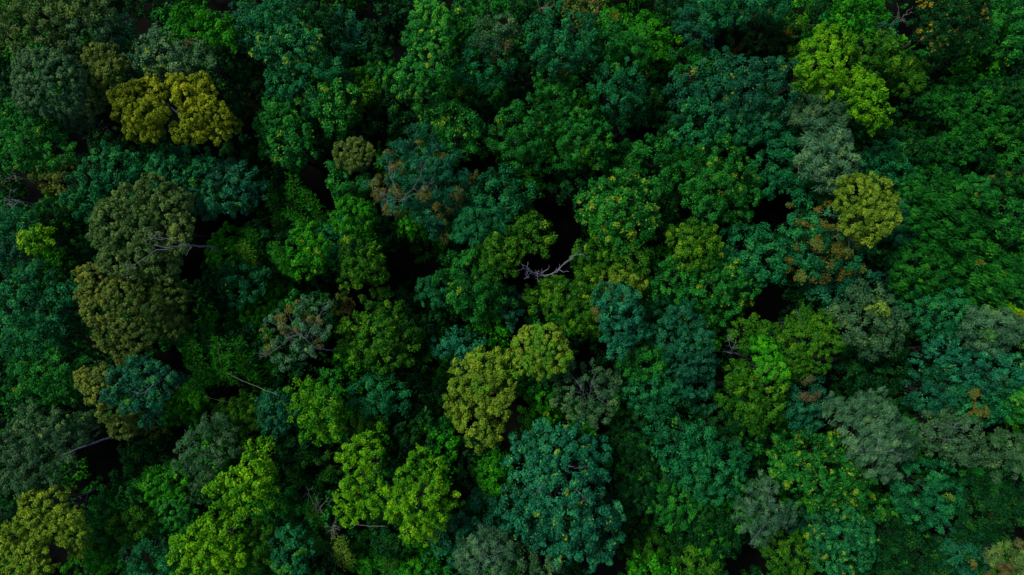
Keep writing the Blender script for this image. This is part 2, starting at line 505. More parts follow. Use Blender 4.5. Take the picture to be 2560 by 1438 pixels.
t(1128, 318, 98, 72, 19, 'loose', 'green', 'yf', .5, "green tree with bright yellow sprigs just above the feathery orange patched tree",
  lobes=[(1110, 285, 46), (1160, 300, 42), (1085, 325, 38), (1135, 340, 46), (1185, 345, 34), (1152, 372, 24), (1070, 290, 28)])
t(1300, 325, 82, 80, 19, 'loose', 'green', 'yf', .2, "green tree with a few yellow sprays next to the black gap in upper middle",
  lobes=[(1330, 290, 44), (1285, 305, 40), (1260, 335, 36), (1330, 340, 44), (1295, 365, 38), (1340, 395, 36), (1285, 400, 26)])
t(1455, 335, 92, 76, 18, 'broad', 'green', 'bp', .3, "rounded green tree with even clumps beside the upper black gap",
  lobes=[(1420, 290, 42), (1465, 310, 42), (1500, 340, 34), (1450, 350, 46), (1420, 385, 36), (1490, 385, 36)])
t(880, 382, 48, 42, 21, 'tight', 'bronze', '', 0, "small knobbly straw coloured tree near the feathery orange patched tree")
t(872, 450, 50, 42, 18, 'loose', 'green', 'yf', .1, "bright green tree below the knobbly straw coloured tree")
t(1040, 440, 112, 112, 23, 'feather', 'blue', 'op', .30, "feathery blue grey tree with orange patches and white branches showing through",
  lobes=[(1045, 365, 46), (1000, 405, 46), (1085, 400, 46), (960, 470, 42), (1030, 455, 50), (1100, 465, 44), (990, 510, 34), (1075, 530, 42), (1090, 570, 30), (1140, 450, 32), (1125, 490, 30)],
  branches=[(.10, [(1005, 500, -1.0), (985, 465, .3), (972, 430, .2), (975, 395, .2)], 6), (.09, [(1005, 500, -1.0), (1030, 470, .3), (1055, 430, .2), (1068, 400, .1)], 5),
            (.09, [(1005, 500, -1.0), (970, 490, .1), (935, 470, 0)], 6), (.08, [(1005, 500, -1.0), (1045, 480, .2), (1085, 455, .1)], 6), (.07, [(1005, 500, -1), (985, 500, .1), (945, 500, 0)], 4)], dens=.8)
t(1235, 482, 92, 48, 17, 'loose', 'teal', 'op', .08, "teal tree under the long black gap beside the feathery orange patched tree")
t(1200, 555, 68, 50, 18, 'feather', 'teal', '', 0, "soft blue grey tree below the feathery orange patched tree", dens=1.3)
t(1560, 405, 58, 42, 15, 'loose', 'green', '', 0, "small green tree above the bright yellow flecked tree and below the black gap")
t(1548, 525, 108, 100, 22, 'broad', 'green', 'yf', 1.0, "large bright tree thick with yellow leaves at the middle of the forest",
  lobes=[(1500, 490, 44), (1560, 465, 44), (1610, 500, 42), (1550, 520, 52), (1490, 540, 40), (1600, 555, 44), (1545, 585, 42), (1635, 545, 28), (1470, 510, 26)])
t(1480, 640, 52, 45, 17, 'broad', 'moss', 'yf', .15, "mossy tree just beneath the pale limbs of the leafless tree")
t(1568, 648, 62, 45, 18, 'broad', 'moss', 'yf', .1, "mossy tree below the large yellow leaved tree at the middle")
t(1332, 585, 48, 50, 17, 'broad', 'moss', 'yf', .25, "mossy tree between the soft blue grey tree and the leafless one")
t(1440, 455, 50, 40, 11, 'loose', 'dark', '', 0, "low dark tree in the shade beside the large yellow leaved tree")
# --- upper right
t(1740, 52, 50, 52, 17, 'loose', 'blue', '', 0, "dusky blue tree near the top edge between two dark trees")
t(1862, 14, 112, 34, 20, 'loose', 'teal', 'of', .1, "long teal crown cut off by the top edge above orange tinged trees")
t(1900, 68, 85, 50, 16, 'loose', 'dark', 'op', .3, "dark tree with burnt orange patches just below the top edge teal crown")
t(1800, 40, 45, 40, 14, 'loose', 'green', '', 0, "small shaded green tree between dusky blue and orange patched trees")
t(1690, 25, 45, 35, 15, 'loose', 'dark', '', 0, "dark tree at the top edge just beside the dusky blue tree")
t(2150, 28, 62, 46, 19, 'broad', 'vivid', '', 0, "vivid green tree peeping in at the top edge above the yellow green tree")
t(2085, 25, 45, 45, 15, 'loose', 'dark', '', 0, "dark tree at the top edge beside the vivid green one")
t(2390, 38, 92, 78, 22, 'broad', 'dark', 'gf', .6, "dark round tree dotted all over with orange and yellow leaves at the top edge")
t(2520, 75, 52, 80, 17, 'loose', 'green', 'yf', .1, "tall green tree in the top corner beside the orange dotted tree")
t(1990, 100, 50, 40, 14, 'loose', 'moss', 'yf', .1, "shaded mossy tree just outside the yellow green tree")
t(2065, 150, 88, 92, 23, 'broad', 'lime', '', 0, "bright yellow green tree with leafy lobes below the vivid top edge tree",
  lobes=[(2065, 85, 32, -.1), (2085, 110, 38), (2035, 125, 34), (2030, 165, 36), (2075, 165, 42), (2015, 200, 28, -.2), (2085, 215, 40), (2110, 250, 28, -.2), (2120, 105, 26, -.2)])
t(2172, 245, 62, 72, 22, 'broad', 'lime', '', 0, "second yellow green tree, with a drooping tip, touching the leafy lobed one", lobes=[(2150, 195, 34), (2175, 230, 38), (2195, 265, 36), (2160, 275, 32, -.2), (2190, 300, 28, -.1), (2140, 245, 26)])
t(2190, 135, 66, 56, 18, 'vine', 'moss', 'yf', .2, "darker mossy tree wrapped in vines behind the two yellow green trees")
t(2265, 182, 60, 46, 16, 'vine', 'moss', 'yf', .15, "arched mound of vines on a stump beyond the two yellow green trees", name='vine_covered_tree')
t(2180, 80, 60, 40, 14, 'loose', 'blue', '', 0, "bluish shaded tree just behind the mossy vine wrapped tree")
t(1875, 225, 135, 95, 21, 'loose', 'blue', 'yf', .4, "wide blue teal tree sprinkled with yellow sprigs beside the bright yellow green tree",
  lobes=[(1800, 165, 42), (1860, 175, 44), (1925, 185, 42), (1810, 225, 44), (1875, 235, 52), (1945, 240, 46), (1980, 280, 32), (1900, 290, 44), (1835, 280, 40), (1960, 170, 26)])
t(1865, 318, 78, 46, 18, 'loose', 'teal', 'yf', .3, "teal tree with a fringe of yellow under the wide blue teal tree")
t(1725, 155, 56, 36, 16, 'loose', 'green', '', 0, "green tree above the teal clumps at the side of the wide blue teal tree")
t(1720, 215, 46, 50, 16, 'loose', 'blue', 'rp', .2, "dusky tree with a brown hollow at the side of the wide blue teal tree")
t(1755, 305, 80, 62, 18, 'loose', 'teal', '', 0, "plain teal tree with soft clumps beneath the brown hollow")
t(2050, 282, 72, 52, 20, 'feather', 'grey', '', 0, "dull grey tree just below the bright yellow green tree", dens=1.3)
t(2072, 385, 78, 76, 23, 'feather', 'pale', '', 0, "pale silver feathery tree above the round golden dome", lobes=[(2045, 345, 38), (2095, 350, 38), (2060, 395, 44), (2105, 405, 36), (2080, 435, 36), (2030, 390, 28)])
t(1978, 415, 78, 72, 19, 'loose', 'teal', 'yf', .05, "teal tree beside the narrow black slot and the pale silver tree")
t(1945, 340, 52, 40, 16, 'loose', 'blue', '', 0, "small shaded blue tree above the narrow black slot")
t(1798, 455, 108, 102, 20, 'loose', 'green', 'yf', .45, "rounded green tree with yellow trails beside the narrow black slot",
  lobes=[(1740, 400, 40), (1800, 395, 46), (1850, 420, 42), (1870, 470, 36), (1800, 460, 52), (1745, 470, 42), (1780, 520, 42), (1840, 520, 40)])
t(1640, 410, 58, 62, 17, 'loose', 'green', 'yf', .3, "green tree with yellow bits between the two big yellow flecked trees")
t(1665, 480, 40, 55, 15, 'loose', 'dark', 'yf', .1, "narrow dark tree in the seam between the two big yellow flecked trees")
t(1680, 330, 48, 52, 15, 'loose', 'dark', '', 0, "shaded tree near the upper black gap beside the plain teal tree")
t(2165, 520, 92, 90, 25, 'tight', 'honey', '', 0, "round golden green dome tree with tightly knobbled crown, on its own",
  lobes=[(2150, 470, 40), (2195, 475, 40), (2130, 500, 36), (2175, 515, 50), (2215, 510, 38), (2225, 545, 30), (2190, 555, 40), (2150, 550, 40), (2180, 585, 28), (2115, 470, 26)])
t(2215, 405, 68, 50, 16, 'loose', 'teal', 'yf', .06, "teal tree just above the round golden dome, at the foot of the leafy slope")
t(2290, 465, 50, 45, 15, 'vine', 'green', 'of', .05, "green hummock of vines next to the round golden dome")
t(2380, 545, 112, 82, 19, 'swept', 'fern', '', 0, "windswept green tree with combed streaky leaves next to the golden dome",
  lobes=[(2340, 500, 46), (2400, 500, 46), (2440, 540, 46), (2380, 555, 50), (2310, 545, 40), (2420, 590, 42), (2350, 600, 38), (2470, 575, 28)], sweep=(.8, -.45, .1))
t(2262, 560, 38, 55, 15, 'feather', 'blue', '', 0, "dim blue grey tree tucked against the round golden dome", dens=1.2)
t(2435, 478, 66, 36, 17, 'vine', 'green', 'op', .06, "rounded green crown at the edge of the leafy slope above the windswept tree")
t(2528, 462, 46, 36, 16, 'feather', 'bronze', 'rp', .7, "small reddish brown twiggy tree at the side edge above the windswept tree")
t(2525, 545, 52, 62, 17, 'loose', 'green', 'of', .08, "green tree at the side edge next to the windswept one")
# --- middle left
t(345, 570, 132, 128, 25, 'tight', 'olive', 'of', .06, "big olive dome tree whose bare grey limb reaches out over a black gap",
  lobes=[(380, 480, 46), (320, 500, 44), (275, 540, 48), (420, 525, 46), (345, 545, 50), (300, 595, 48), (255, 595, 36), (365, 615, 40), (445, 570, 34, .3), (440, 610, 28, .2), (280, 650, 42), (330, 660, 40), (400, 660, 44), (445, 500, 28), (250, 550, 30)],
  branches=[(.22, [(562, 632, -17), (532, 619, -8), (478, 613, -1.8), (420, 622, .25), (385, 612, .5)], 0), (.12, [(478, 613, -1.8), (432, 598, .35), (395, 597, .5), (355, 592, .45)], 5),
            (.12, [(420, 622, .25), (385, 625, .5), (345, 655, .4), (322, 670, .2)], 5), (.12, [(476, 618, -2.5), (462, 640, -1.8)], 0), (.08, [(405, 597, .45), (385, 580, .5)], 1)], trunk_r=.5, wood=PALE_BARK)
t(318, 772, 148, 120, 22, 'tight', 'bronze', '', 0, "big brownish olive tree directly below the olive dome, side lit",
  lobes=[(215, 690, 34, .3), (220, 735, 36, .25), (245, 780, 44, .25), (300, 745, 50), (360, 710, 40, -.1), (300, 800, 46), (265, 840, 38, .2), (340, 840, 40, -.1), (420, 740, 42, -.2), (425, 810, 40, 0), (380, 780, 30, -.3), (310, 880, 36, .1), (400, 690, 40, -.1), (240, 690, 36, .2)])  # lobe tints paint in the side light: lit side lighter, far side darker
t(240, 985, 72, 75, 20, 'tight', 'bronze', '', 0, "straw olive tree half hidden behind a blue teal crown, below the brownish tree",
  lobes=[(215, 950, 32, .3), (240, 985, 36, .2), (275, 1030, 38, .1), (300, 1070, 34, 0), (260, 940, 30, .1), (340, 1060, 32, -.1), (390, 1080, 34, -.2), (415, 1095, 22, -.2), (310, 905, 28, 0)])
t(350, 962, 92, 70, 23, 'broad', 'blue', '', 0, "blue teal tree with bare dark centre spilling over the straw olive tree",
  lobes=[(300, 950, 40), (345, 930, 36), (320, 995, 38), (395, 955, 36), (365, 1000, 36), (420, 940, 26), (375, 1045, 26), (285, 985, 28)], branches=[(.12, [(385, 955, -.2), (360, 985, .15), (330, 985, .1)], 4)])
t(85, 765, 112, 112, 20, 'loose', 'teal', 'bf', .1, "large dull teal tree at the side edge next to the brownish olive tree",
  lobes=[(40, 700, 46), (100, 700, 44), (145, 740, 40), (50, 770, 50), (110, 785, 46), (30, 840, 44), (95, 845, 46), (155, 820, 34), (140, 860, 36)])
t(110, 945, 98, 62, 18, 'loose', 'green', 'yf', .06, "green tree above the blue green tree with the leaning dark trunk")
t(85, 602, 36, 34, 19, 'broad', 'lime', 'yp', .3, "tiny bright yellow green tree in the shade beside the olive dome")
t(130, 660, 44, 40, 16, 'broad', 'vivid', 'yf', .2, "small green tree with pale rosettes below the tiny yellow one")
t(38, 560, 58, 50, 17, 'loose', 'teal', '', 0, "teal tree at the side edge below the white dead twigs")
t(140, 535, 66, 48, 15, 'loose', 'dark', '', 0, "shaded teal tree between the brownish hollow and olive dome")
t(175, 600, 50, 55, 14, 'loose', 'dark', 'yf', .06, "dark tree squeezed against the flank of the olive dome")
t(12, 632, 42, 40, 17, 'loose', 'blue', '', 0, "small bluish tree cut by the side edge above the large dull teal tree")
t(205, 505, 40, 50, 16, 'loose', 'teal', '', 0, "narrow teal tree tucked behind the top of the olive dome")
t(570, 632, 56, 62, 14, 'vine', 'vivid', '', -1, "deep green bushy tree at the end of the bare grey limb")
t(605, 700, 66, 52, 16, 'loose', 'teal', 'yf', .25, "teal tree with yellow rosettes beyond the black gap by the olive dome")
t(545, 735, 56, 45, 13, 'loose', 'dark', '', 0, "dark tree under the black gap beside the brownish olive tree")
t(768, 628, 56, 62, 19, 'broad', 'vivid', 'yf', .5, "bright green tree with glowing yellowish rosettes below the bamboo plumes",
  lobes=[(760, 590, 28, .2), (745, 625, 32), (795, 620, 28, .2), (775, 650, 34), (760, 668, 26, .2), (800, 665, 24, -.2)])
t(880, 535, 56, 46, 17, 'vine', 'vivid', '', 0, "vivid green soft tree above the yellow tipped one beside the feathery tree")
t(900, 655, 66, 66, 18, 'broad', 'moss', 'yf', .25, "mossy green tree bordering a black gap under the feathery tree", lobes=[(880, 620, 34), (920, 640, 34), (890, 670, 38), (935, 680, 28), (950, 720, 28), (870, 700, 28)])
t(970, 586, 56, 38, 13, 'loose', 'dark', '', 0, "dark green tree under the feathery tree beside a black gap")
t(845, 600, 38, 50, 15, 'loose', 'teal', 'yf', .2, "small teal tree with yellow sprigs next to the bright rosette tree")
t(740, 828, 102, 82, 23, 'sparse', 'pale', 'op', .45, "thin grey tree with rusty patches and bare white branches above the olive green tree",
  lobes=[(780, 780, 42), (720, 800, 40), (690, 830, 40), (760, 835, 44), (800, 825, 30), (720, 875, 36), (675, 880, 26), (770, 870, 28)],
  branches=[(.2, [(848, 880, -13), (825, 876, -5), (795, 872, -2), (765, 850, -.3)], 0), (.1, [(765, 850, -.3), (745, 838, .3), (715, 845, .3)], 6), (.08, [(765, 850, -.3), (730, 825, .3), (705, 805, .2)], 6), (.08, [(765, 845, -.2), (790, 800, .3), (810, 770, .1)], 5), (.08, [(700, 865, -.4), (665, 890, 0), (648, 893, 0)], 5)], wood=PALE_BARK, dens=1.5)
t(945, 850, 104, 86, 19, 'broad', 'moss', 'yf', .12, "olive green tree with even leafy clumps beside the thin grey tree",
  lobes=[(930, 790, 38), (975, 800, 36), (890, 830, 38), (945, 840, 46), (1005, 840, 38), (900, 880, 38), (960, 890, 40), (1020, 880, 26), (870, 870, 26)])
t(640, 780, 45, 42, 13, 'vine', 'vivid', 'yf', .15, "small fresh green tree beside the thin grey tree and the bamboo")
t(700, 745, 38, 45, 11, 'vine', 'vivid', '', -1, "dim round bush in the hollow above the thin grey tree", name='bush')
t(850, 770, 36, 34, 9, 'loose', 'bronze', 'rp', .5, "dim rusty bush in the dark gap next to the thin grey tree", name='bush')
# --- middle
t(1252, 640, 52, 62, 19, 'broad', 'moss', 'yf', .3, "mossy green tree beside the black gap where the leafless tree stands")
t(1180, 712, 92, 92, 18, 'loose', 'green', 'yf', .2, "large green tree with a leafy pointed foot between olive green and leafless trees",
  lobes=[(1130, 660, 38), (1175, 675, 42), (1220, 700, 40), (1120, 710, 36), (1170, 730, 44), (1215, 755, 38), (1185, 790, 32), (1255, 740, 34)])
t(1270, 765, 28, 50, 15, 'loose', 'blue', '', 0, "dim blue tree alongside the green tree with the pointed foot")
t(1085, 730, 45, 40, 16, 'loose', 'teal', '', 0, "small teal tree on the flank of the green tree with pointed foot")
t(1455, 745, 98, 66, 19, 'broad', 'moss', 'yf', .35, "mossy golden tree at the foot of the leafless pale limbs",
  lobes=[(1350, 740, 36), (1395, 725, 36), (1430, 740, 42), (1470, 720, 38), (1400, 770, 34), (1450, 790, 38), (1490, 810, 30), (1500, 760, 34)])
t(1550, 710, 62, 42, 18, 'broad', 'honey', '', -.1, "golden mossy tree peeping over the long teal crown")
t(1547, 805, 66, 92, 22, 'broad', 'jade', 'op', .08, "long smooth teal crown running down from the mossy golden trees",
  lobes=[(1520, 735, 32), (1560, 750, 36), (1525, 785, 36), (1575, 790, 38), (1540, 825, 38), (1590, 830, 28), (1550, 860, 34), (1500, 770, 24)])
t(1352, 878, 72, 66, 22, 'tight', 'honey', 'bp', .3, "small round golden tree with green speckles at the middle, touching a larger golden one")
t(1205, 1005, 102, 125, 21, 'broad', 'honey', 'bp', .15, "tall golden olive tree below the small round golden tree",
  lobes=[(1205, 905, 34, .2), (1245, 920, 38, .15), (1165, 930, 36, .2), (1210, 960, 42, .1), (1265, 960, 34, 0), (1145, 975, 34, 0), (1140, 1005, 30, -.1), (1200, 1020, 38, -.1), (1250, 1015, 34, -.1), (1180, 1060, 40, -.05), (1220, 1080, 36, -.1), (1195, 1105, 28, -.1), (1150, 1035, 28, -.15)])
t(1138, 868, 58, 38, 16, 'broad', 'jade', '', 0, "small pale teal tree between olive green and golden olive trees")
t(1725, 870, 78, 112, 20, 'broad', 'blue', '', 0, "large blue teal tree with fine leaves beside the long smooth teal crown",
  lobes=[(1660, 780, 38), (1710, 800, 42), (1680, 845, 42), (1740, 850, 44), (1760, 905, 38), (1710, 905, 44), (1740, 960, 42), (1765, 1005, 30), (1690, 965, 34)])
t(1615, 900, 62, 60, 18, 'loose', 'green', 'yf', .35, "green tree with yellow flecks below the long smooth teal crown")
t(1635, 985, 72, 55, 17, 'loose', 'teal', 'yf', .08, "teal green tree below the yellow flecked one beside the large blue teal tree")
t(1468, 985, 82, 72, 18, 'sparse', 'grey', '', 0, "thin dusky tree with a tangle of bare twigs below a black gap", dens=1.5,
  branches=[(.07, [(1470, 1010, -1.2), (1455, 975, .3), (1440, 950, .4)], 7), (.06, [(1470, 1010, -1.2), (1510, 985, .2), (1540, 970, .2)], 6), (.06, [(1470, 1005, -1), (1480, 960, .3), (1490, 935, .3)], 6)])
t(1738, 620, 72, 64, 19, 'broad', 'moss', 'yf', .5, "yellowish green tree between large yellow leaved tree and the black hollow",
  lobes=[(1700, 590, 36), (1750, 585, 36), (1770, 625, 36), (1715, 640, 40), (1760, 665, 30)])
t(1700, 705, 62, 50, 17, 'broad', 'green', 'yf', .2, "green tree on the ridge above the large blue teal tree")
t(1808, 715, 92, 74, 18, 'broad', 'green', 'yf', .5, "green tree with yellow vine trails hanging over the black hollow",
  lobes=[(1790, 670, 36), (1840, 690, 36), (1870, 720, 30), (1800, 720, 44), (1755, 735, 36), (1830, 755, 36), (1790, 780, 34)])
t(1765, 785, 66, 36, 15, 'broad', 'moss', 'yf', .25, "mossy tree beneath the yellow vine trails by the black hollow")
t(1345, 1020, 46, 62, 15, 'broad', 'vivid', 'yf', .15, "vivid green vine covered tree between golden olive tree and huge teal tree", lobes=[(1330, 975, 24), (1350, 1010, 28), (1325, 1040, 26), (1370, 1045, 22), (1300, 1090, 22), (1340, 1075, 24)])
t(1400, 905, 42, 45, 13, 'loose', 'dark', '', 0, "dark tree beside the small round golden tree on the shaded side")
t(1570, 930, 36, 46, 13, 'loose', 'dark', '', 0, "dark tree in the seam below the long smooth teal crown")
# --- middle right
t(1890, 640, 88, 72, 17, 'loose', 'teal', 'bp', .1, "glossy teal tree beside the narrow black slot and orange patched tree")
t(2062, 605, 112, 112, 21, 'loose', 'teal', 'op', 1.4, "teal tree covered with orange brown patches beside the round golden dome",
  lobes=[(2020, 520, 38), (2070, 545, 42), (2010, 575, 40), (2080, 590, 46), (2130, 600, 38), (2040, 630, 46), (2100, 645, 44), (2145, 640, 30), (2000, 655, 34), (2040, 680, 34), (1955, 640, 24)],
  branches=[(.08, [(2085, 590, -.6), (2100, 585, .35), (2115, 580, .3)], 4), (.07, [(2050, 520, -.3), (2065, 528, .3), (2080, 535, .2)], 3)])
t(2108, 708, 92, 56, 17, 'loose', 'blue', '', 0, "blue grey tree just below the orange patched tree, above the black hollow")
t(2175, 805, 104, 88, 21, 'loose', 'grey', 'yp', .12, "olive green pointed dome tree in the lower right half, evenly lit",
  lobes=[(2165, 740, 34), (2145, 780, 40), (2195, 780, 42), (2235, 810, 38), (2175, 825, 46), (2130, 830, 36), (2220, 855, 36), (2180, 870, 30), (2090, 780, 30)])
t(2030, 858, 84, 88, 20, 'broad', 'moss', '', .0, "mossy green tree with rounded clumps beside the large black hollow",
  lobes=[(2010, 800, 34), (2055, 820, 36), (1970, 830, 32), (2020, 855, 42), (2075, 860, 34), (2000, 900, 36), (2050, 900, 30), (2005, 935, 28)],
  branches=[(.09, [(2010, 815, -3), (2000, 790, -.5), (1992, 770, 0)], 3), (.06, [(1965, 830, -3), (1955, 808, -1), (1947, 796, -.4)], 1)])
t(1880, 838, 50, 36, 17, 'broad', 'moss', '', 0, "mossy crown behind the small grey dead tree near the black hollow")
t(1928, 905, 46, 82, 20, 'vine', 'vivid', 'bp', .5, "bright green leafy curtain draped on the side of the mossy lobed tree",
  lobes=[(1905, 860, 26, .2), (1925, 890, 28, .3), (1945, 925, 26, .3), (1955, 960, 20, .2), (1915, 930, 26, 0), (1950, 1000, 20, 0), (1960, 1050, 16, -.1)])
t(1892, 1005, 80, 72, 20, 'broad', 'moss', 'yp', .1, "mossy lobed tree with olive clumps beside the draped green curtain",
  lobes=[(1850, 935, 32), (1880, 970, 32), (1920, 985, 36, .2), (1880, 1020, 38), (1925, 1030, 32, .1), (1900, 1060, 30), (1840, 965, 26), (1820, 1000, 24, -.2)])
t(2320, 675, 84, 66, 17, 'swept', 'fern', 'yf', .1, "green tree with streaky leaves just below the windswept tree", sweep=(.7, -.6, .1), dens=1.0)
t(2250, 690, 48, 55, 15, 'loose', 'blue', '', 0, "shaded bluish tree between blue grey and streaky green trees")
t(2500, 715, 84, 76, 18, 'swept', 'fern', 'of', .04, "broad green tree at the side edge with combed leaves above a black spot", sweep=(.7, -.5, .1), dens=1.0)
t(2420, 690, 42, 48, 14, 'loose', 'dark', '', 0, "dark tree in the seam below the windswept tree")
t(2355, 790, 84, 62, 18, 'loose', 'teal', 'yf', .15, "teal tree with yellowish crest next to the olive green pointed dome")
t(2280, 740, 42, 40, 15, 'loose', 'teal', '', 0, "small teal tree filling the notch by the olive green pointed dome")
t(2372, 890, 82, 52, 19, 'broad', 'jade', 'yf', .12, "wedge shaped teal tree lit on its slope above the lower right trees",
  lobes=[(2410, 865, 34), (2370, 880, 38), (2330, 905, 32), (2390, 910, 30), (2345, 875, 26)])
t(2495, 825, 85, 52, 21, 'feather', 'pale', 'bp', .12, "pale silver green feathery tree at the side edge under the black spot")
t(2480, 925, 82, 56, 20, 'broad', 'jade', 'yf', .12, "teal tree at the side edge under the pale silver green tree")
t(2180, 925, 92, 56, 16, 'loose', 'dark', '', 0, "dark green tree in the shadow of the olive green pointed dome")
t(2290, 958, 40, 26, 13, 'loose', 'dark', '', 0, "low shaded tree beneath the wedge shaped teal tree")
t(2540, 800, 22, 26, 18, 'broad', 'lime', 'op', .2, "scrap of yellow leaved tree at the side edge beside the black spot")
# --- lower left
t(95, 1125, 132, 108, 22, 'loose', 'grey', 'yf', .12, "large blue green tree at the side edge with a dark trunk leaning from a gap",
  lobes=[(60, 1060, 48), (125, 1070, 44), (190, 1065, 36), (30, 1120, 48), (95, 1125, 52), (160, 1110, 40), (60, 1180, 46), (125, 1180, 44), (210, 1090, 26), (20, 1200, 36), (100, 1215, 30)],
  branches=[(.27, [(330, 1078, -17), (300, 1088, -9), (240, 1105, -5), (170, 1131, -1.5), (150, 1140, -1)], 0)], trunk_r=.5)
t(105, 1312, 108, 78, 22, 'tight', 'honey', '', .0, "bright straw yellow tree near the bottom corner, its crown in ridges",
  lobes=[(75, 1265, 36, .1), (120, 1265, 38, .15), (160, 1300, 34, .1), (70, 1310, 38), (125, 1325, 38), (180, 1340, 34, .1), (30, 1335, 34), (190, 1375, 26, -.1), (85, 1350, 30, -.1)])
t(55, 1412, 74, 50, 23, 'tight', 'honey', '', .0, "straw yellow tree at the bottom edge below the ridged one")
t(22, 1255, 45, 45, 15, 'loose', 'dark', '', 0, "dark tree at the side edge behind the straw yellow ridged tree")
t(512, 1118, 84, 88, 19, 'loose', 'grey', 'bp', .06, "grey green tree leaning toward the bright lime tree in lower left",
  lobes=[(540, 1070, 36), (500, 1100, 38), (550, 1120, 36), (470, 1130, 32), (510, 1155, 38), (455, 1165, 26), (500, 1200, 32), (490, 1240, 24), (570, 1085, 26)])
t(608, 1205, 90, 88, 21, 'broad', 'lime', '', -.1, "bright lime tree with a knob on top in the lower left",
  lobes=[(640, 1125, 32, -.05), (660, 1150, 26, -.1), (625, 1175, 34), (575, 1205, 36), (630, 1215, 40), (560, 1240, 30), (610, 1255, 36), (665, 1235, 28, -.05), (535, 1215, 22, -.1)])
t(515, 1372, 96, 84, 21, 'broad', 'lime', '', 0, "lime green tree with speckled round crown at the bottom edge",
  lobes=[(520, 1320, 36, -.1), (560, 1340, 36), (480, 1350, 36), (525, 1375, 44), (450, 1385, 32), (580, 1390, 34), (490, 1415, 40), (550, 1425, 36), (535, 1295, 26, -.2)])
t(792, 1030, 74, 78, 20, 'broad', 'lime', 'bp', .2, "bright green tree with rounded tufts at the end of the pale leaning stick",
  lobes=[(780, 985, 34, -.3), (820, 1000, 30, -.3), (755, 1025, 32, -.3), (800, 1035, 40, -.1), (845, 1045, 26, -.2), (780, 1075, 30, -.3), (820, 1075, 30, -.2), (740, 985, 24, -.3)])
t(600, 1040, 62, 45, 15, 'loose', 'moss', '', 0, "mossy green tree below the leaning stick, beside the grey green tree")
t(688, 1035, 50, 55, 16, 'loose', 'blue', 'yf', .1, "dusky blue green tree with one yellow tuft at the end of the leaning stick")
t(372, 1148, 56, 55, 13, 'loose', 'dark', '', 0, "dark tree beside the black gap under the straw olive tree")
t(412, 1215, 66, 50, 14, 'vine', 'vivid', '', -1, "deep green soft tree below the black gap and beside the grey green tree")
t(300, 1235, 62, 50, 14, 'loose', 'green', '', 0, "shaded green tree across from the dark leaning trunk")
t(252, 1312, 52, 60, 15, 'loose', 'green', 'of', .08, "green tree with an orange tip right beside the ridged straw yellow tree")
t(425, 1288, 60, 40, 14, 'vine', 'green', '', 0, "soft green tree above the speckled lime tree")
t(330, 1312, 55, 45, 16, 'loose', 'moss', '', 0, "mossy tree between the ridged straw yellow tree and the speckled lime tree")
t(372, 1402, 72, 45, 18, 'loose', 'teal', '', 0, "teal tree at the bottom edge on the flank of the speckled lime tree")
t(252, 1390, 42, 42, 15, 'vine', 'vivid', '', -.1, "deep green tree at the bottom edge beside the straw yellow trees")
t(725, 1382, 54, 62, 17, 'broad', 'teal', 'bp', .25, "teal tree with fresh green rosettes at the bottom edge")
t(642, 1362, 42, 58, 17, 'loose', 'moss', 'of', .12, "mossy olive tree wedged between speckled lime and teal rosette trees")
t(702, 1268, 66, 42, 14, 'loose', 'green', '', 0, "shaded green tree below the bright lime knobbed tree")
t(772, 1172, 66, 46, 14, 'loose', 'moss', '', -1, "shaded mossy tree between the rounded tufts tree and the lime knobbed tree")
t(735, 1112, 52, 44, 14, 'loose', 'dark', '', 0, "dark bluish tree just below the bright green tree with rounded tufts")
t(330, 1140, 30, 40, 9, 'loose', 'dark', '', 0, "very low dark bush at the rim of the black gap", name='bush')
t(470, 1010, 50, 42, 13, 'vine', 'vivid', '', -1, "dim green tree below the arching bamboo next to the blue teal crown")
t(640, 1400, 30, 36, 14, 'loose', 'green', '', 0, "small green tree at the bottom edge beside the teal rosette tree")
# --- lower middle
t(905, 1195, 72, 122, 21, 'broad', 'lime', '', 0, "tall bright lime tree, the narrower of two standing together at the bottom",
  lobes=[(930, 1105, 30), (900, 1120, 30), (870, 1145, 30, -.1), (925, 1150, 30), (895, 1185, 36), (935, 1200, 26), (875, 1225, 28, -.1), (865, 1265, 32), (905, 1270, 34), (870, 1298, 22), (930, 1250, 22, -.1)])
t(1040, 1240, 92, 122, 22, 'broad', 'lime', '', 0, "broad bright lime tree, the wider of two standing together at the bottom",
  lobes=[(1045, 1155, 36, -.25), (1080, 1180, 34, -.2), (1020, 1195, 34, -.15), (1070, 1225, 40), (1105, 1245, 32), (995, 1245, 38), (1040, 1270, 42, .05), (1090, 1290, 36), (980, 1285, 28, -.1), (1040, 1325, 34), (1070, 1340, 24)])
t(945, 992, 66, 52, 16, 'loose', 'teal', '', 0, "teal tree between the tufted bright green tree and the golden olive tree")
t(905, 1048, 62, 42, 15, 'loose', 'moss', 'yf', .1, "mossy tree above the narrower of the two lime trees")
t(1035, 1075, 76, 55, 13, 'loose', 'moss', '', -1, "low green tree above the wider of the two lime trees")
t(1050, 985, 60, 52, 12, 'loose', 'dark', '', 0, "dark low tree beside the golden olive tree")
t(985, 1145, 40, 40, 10, 'loose', 'dark', '', 0, "low dark tree in the crook between the two lime trees")
t(1110, 1090, 40, 45, 13, 'loose', 'green', '', 0, "small shaded green tree beside the foot of the golden olive tree")
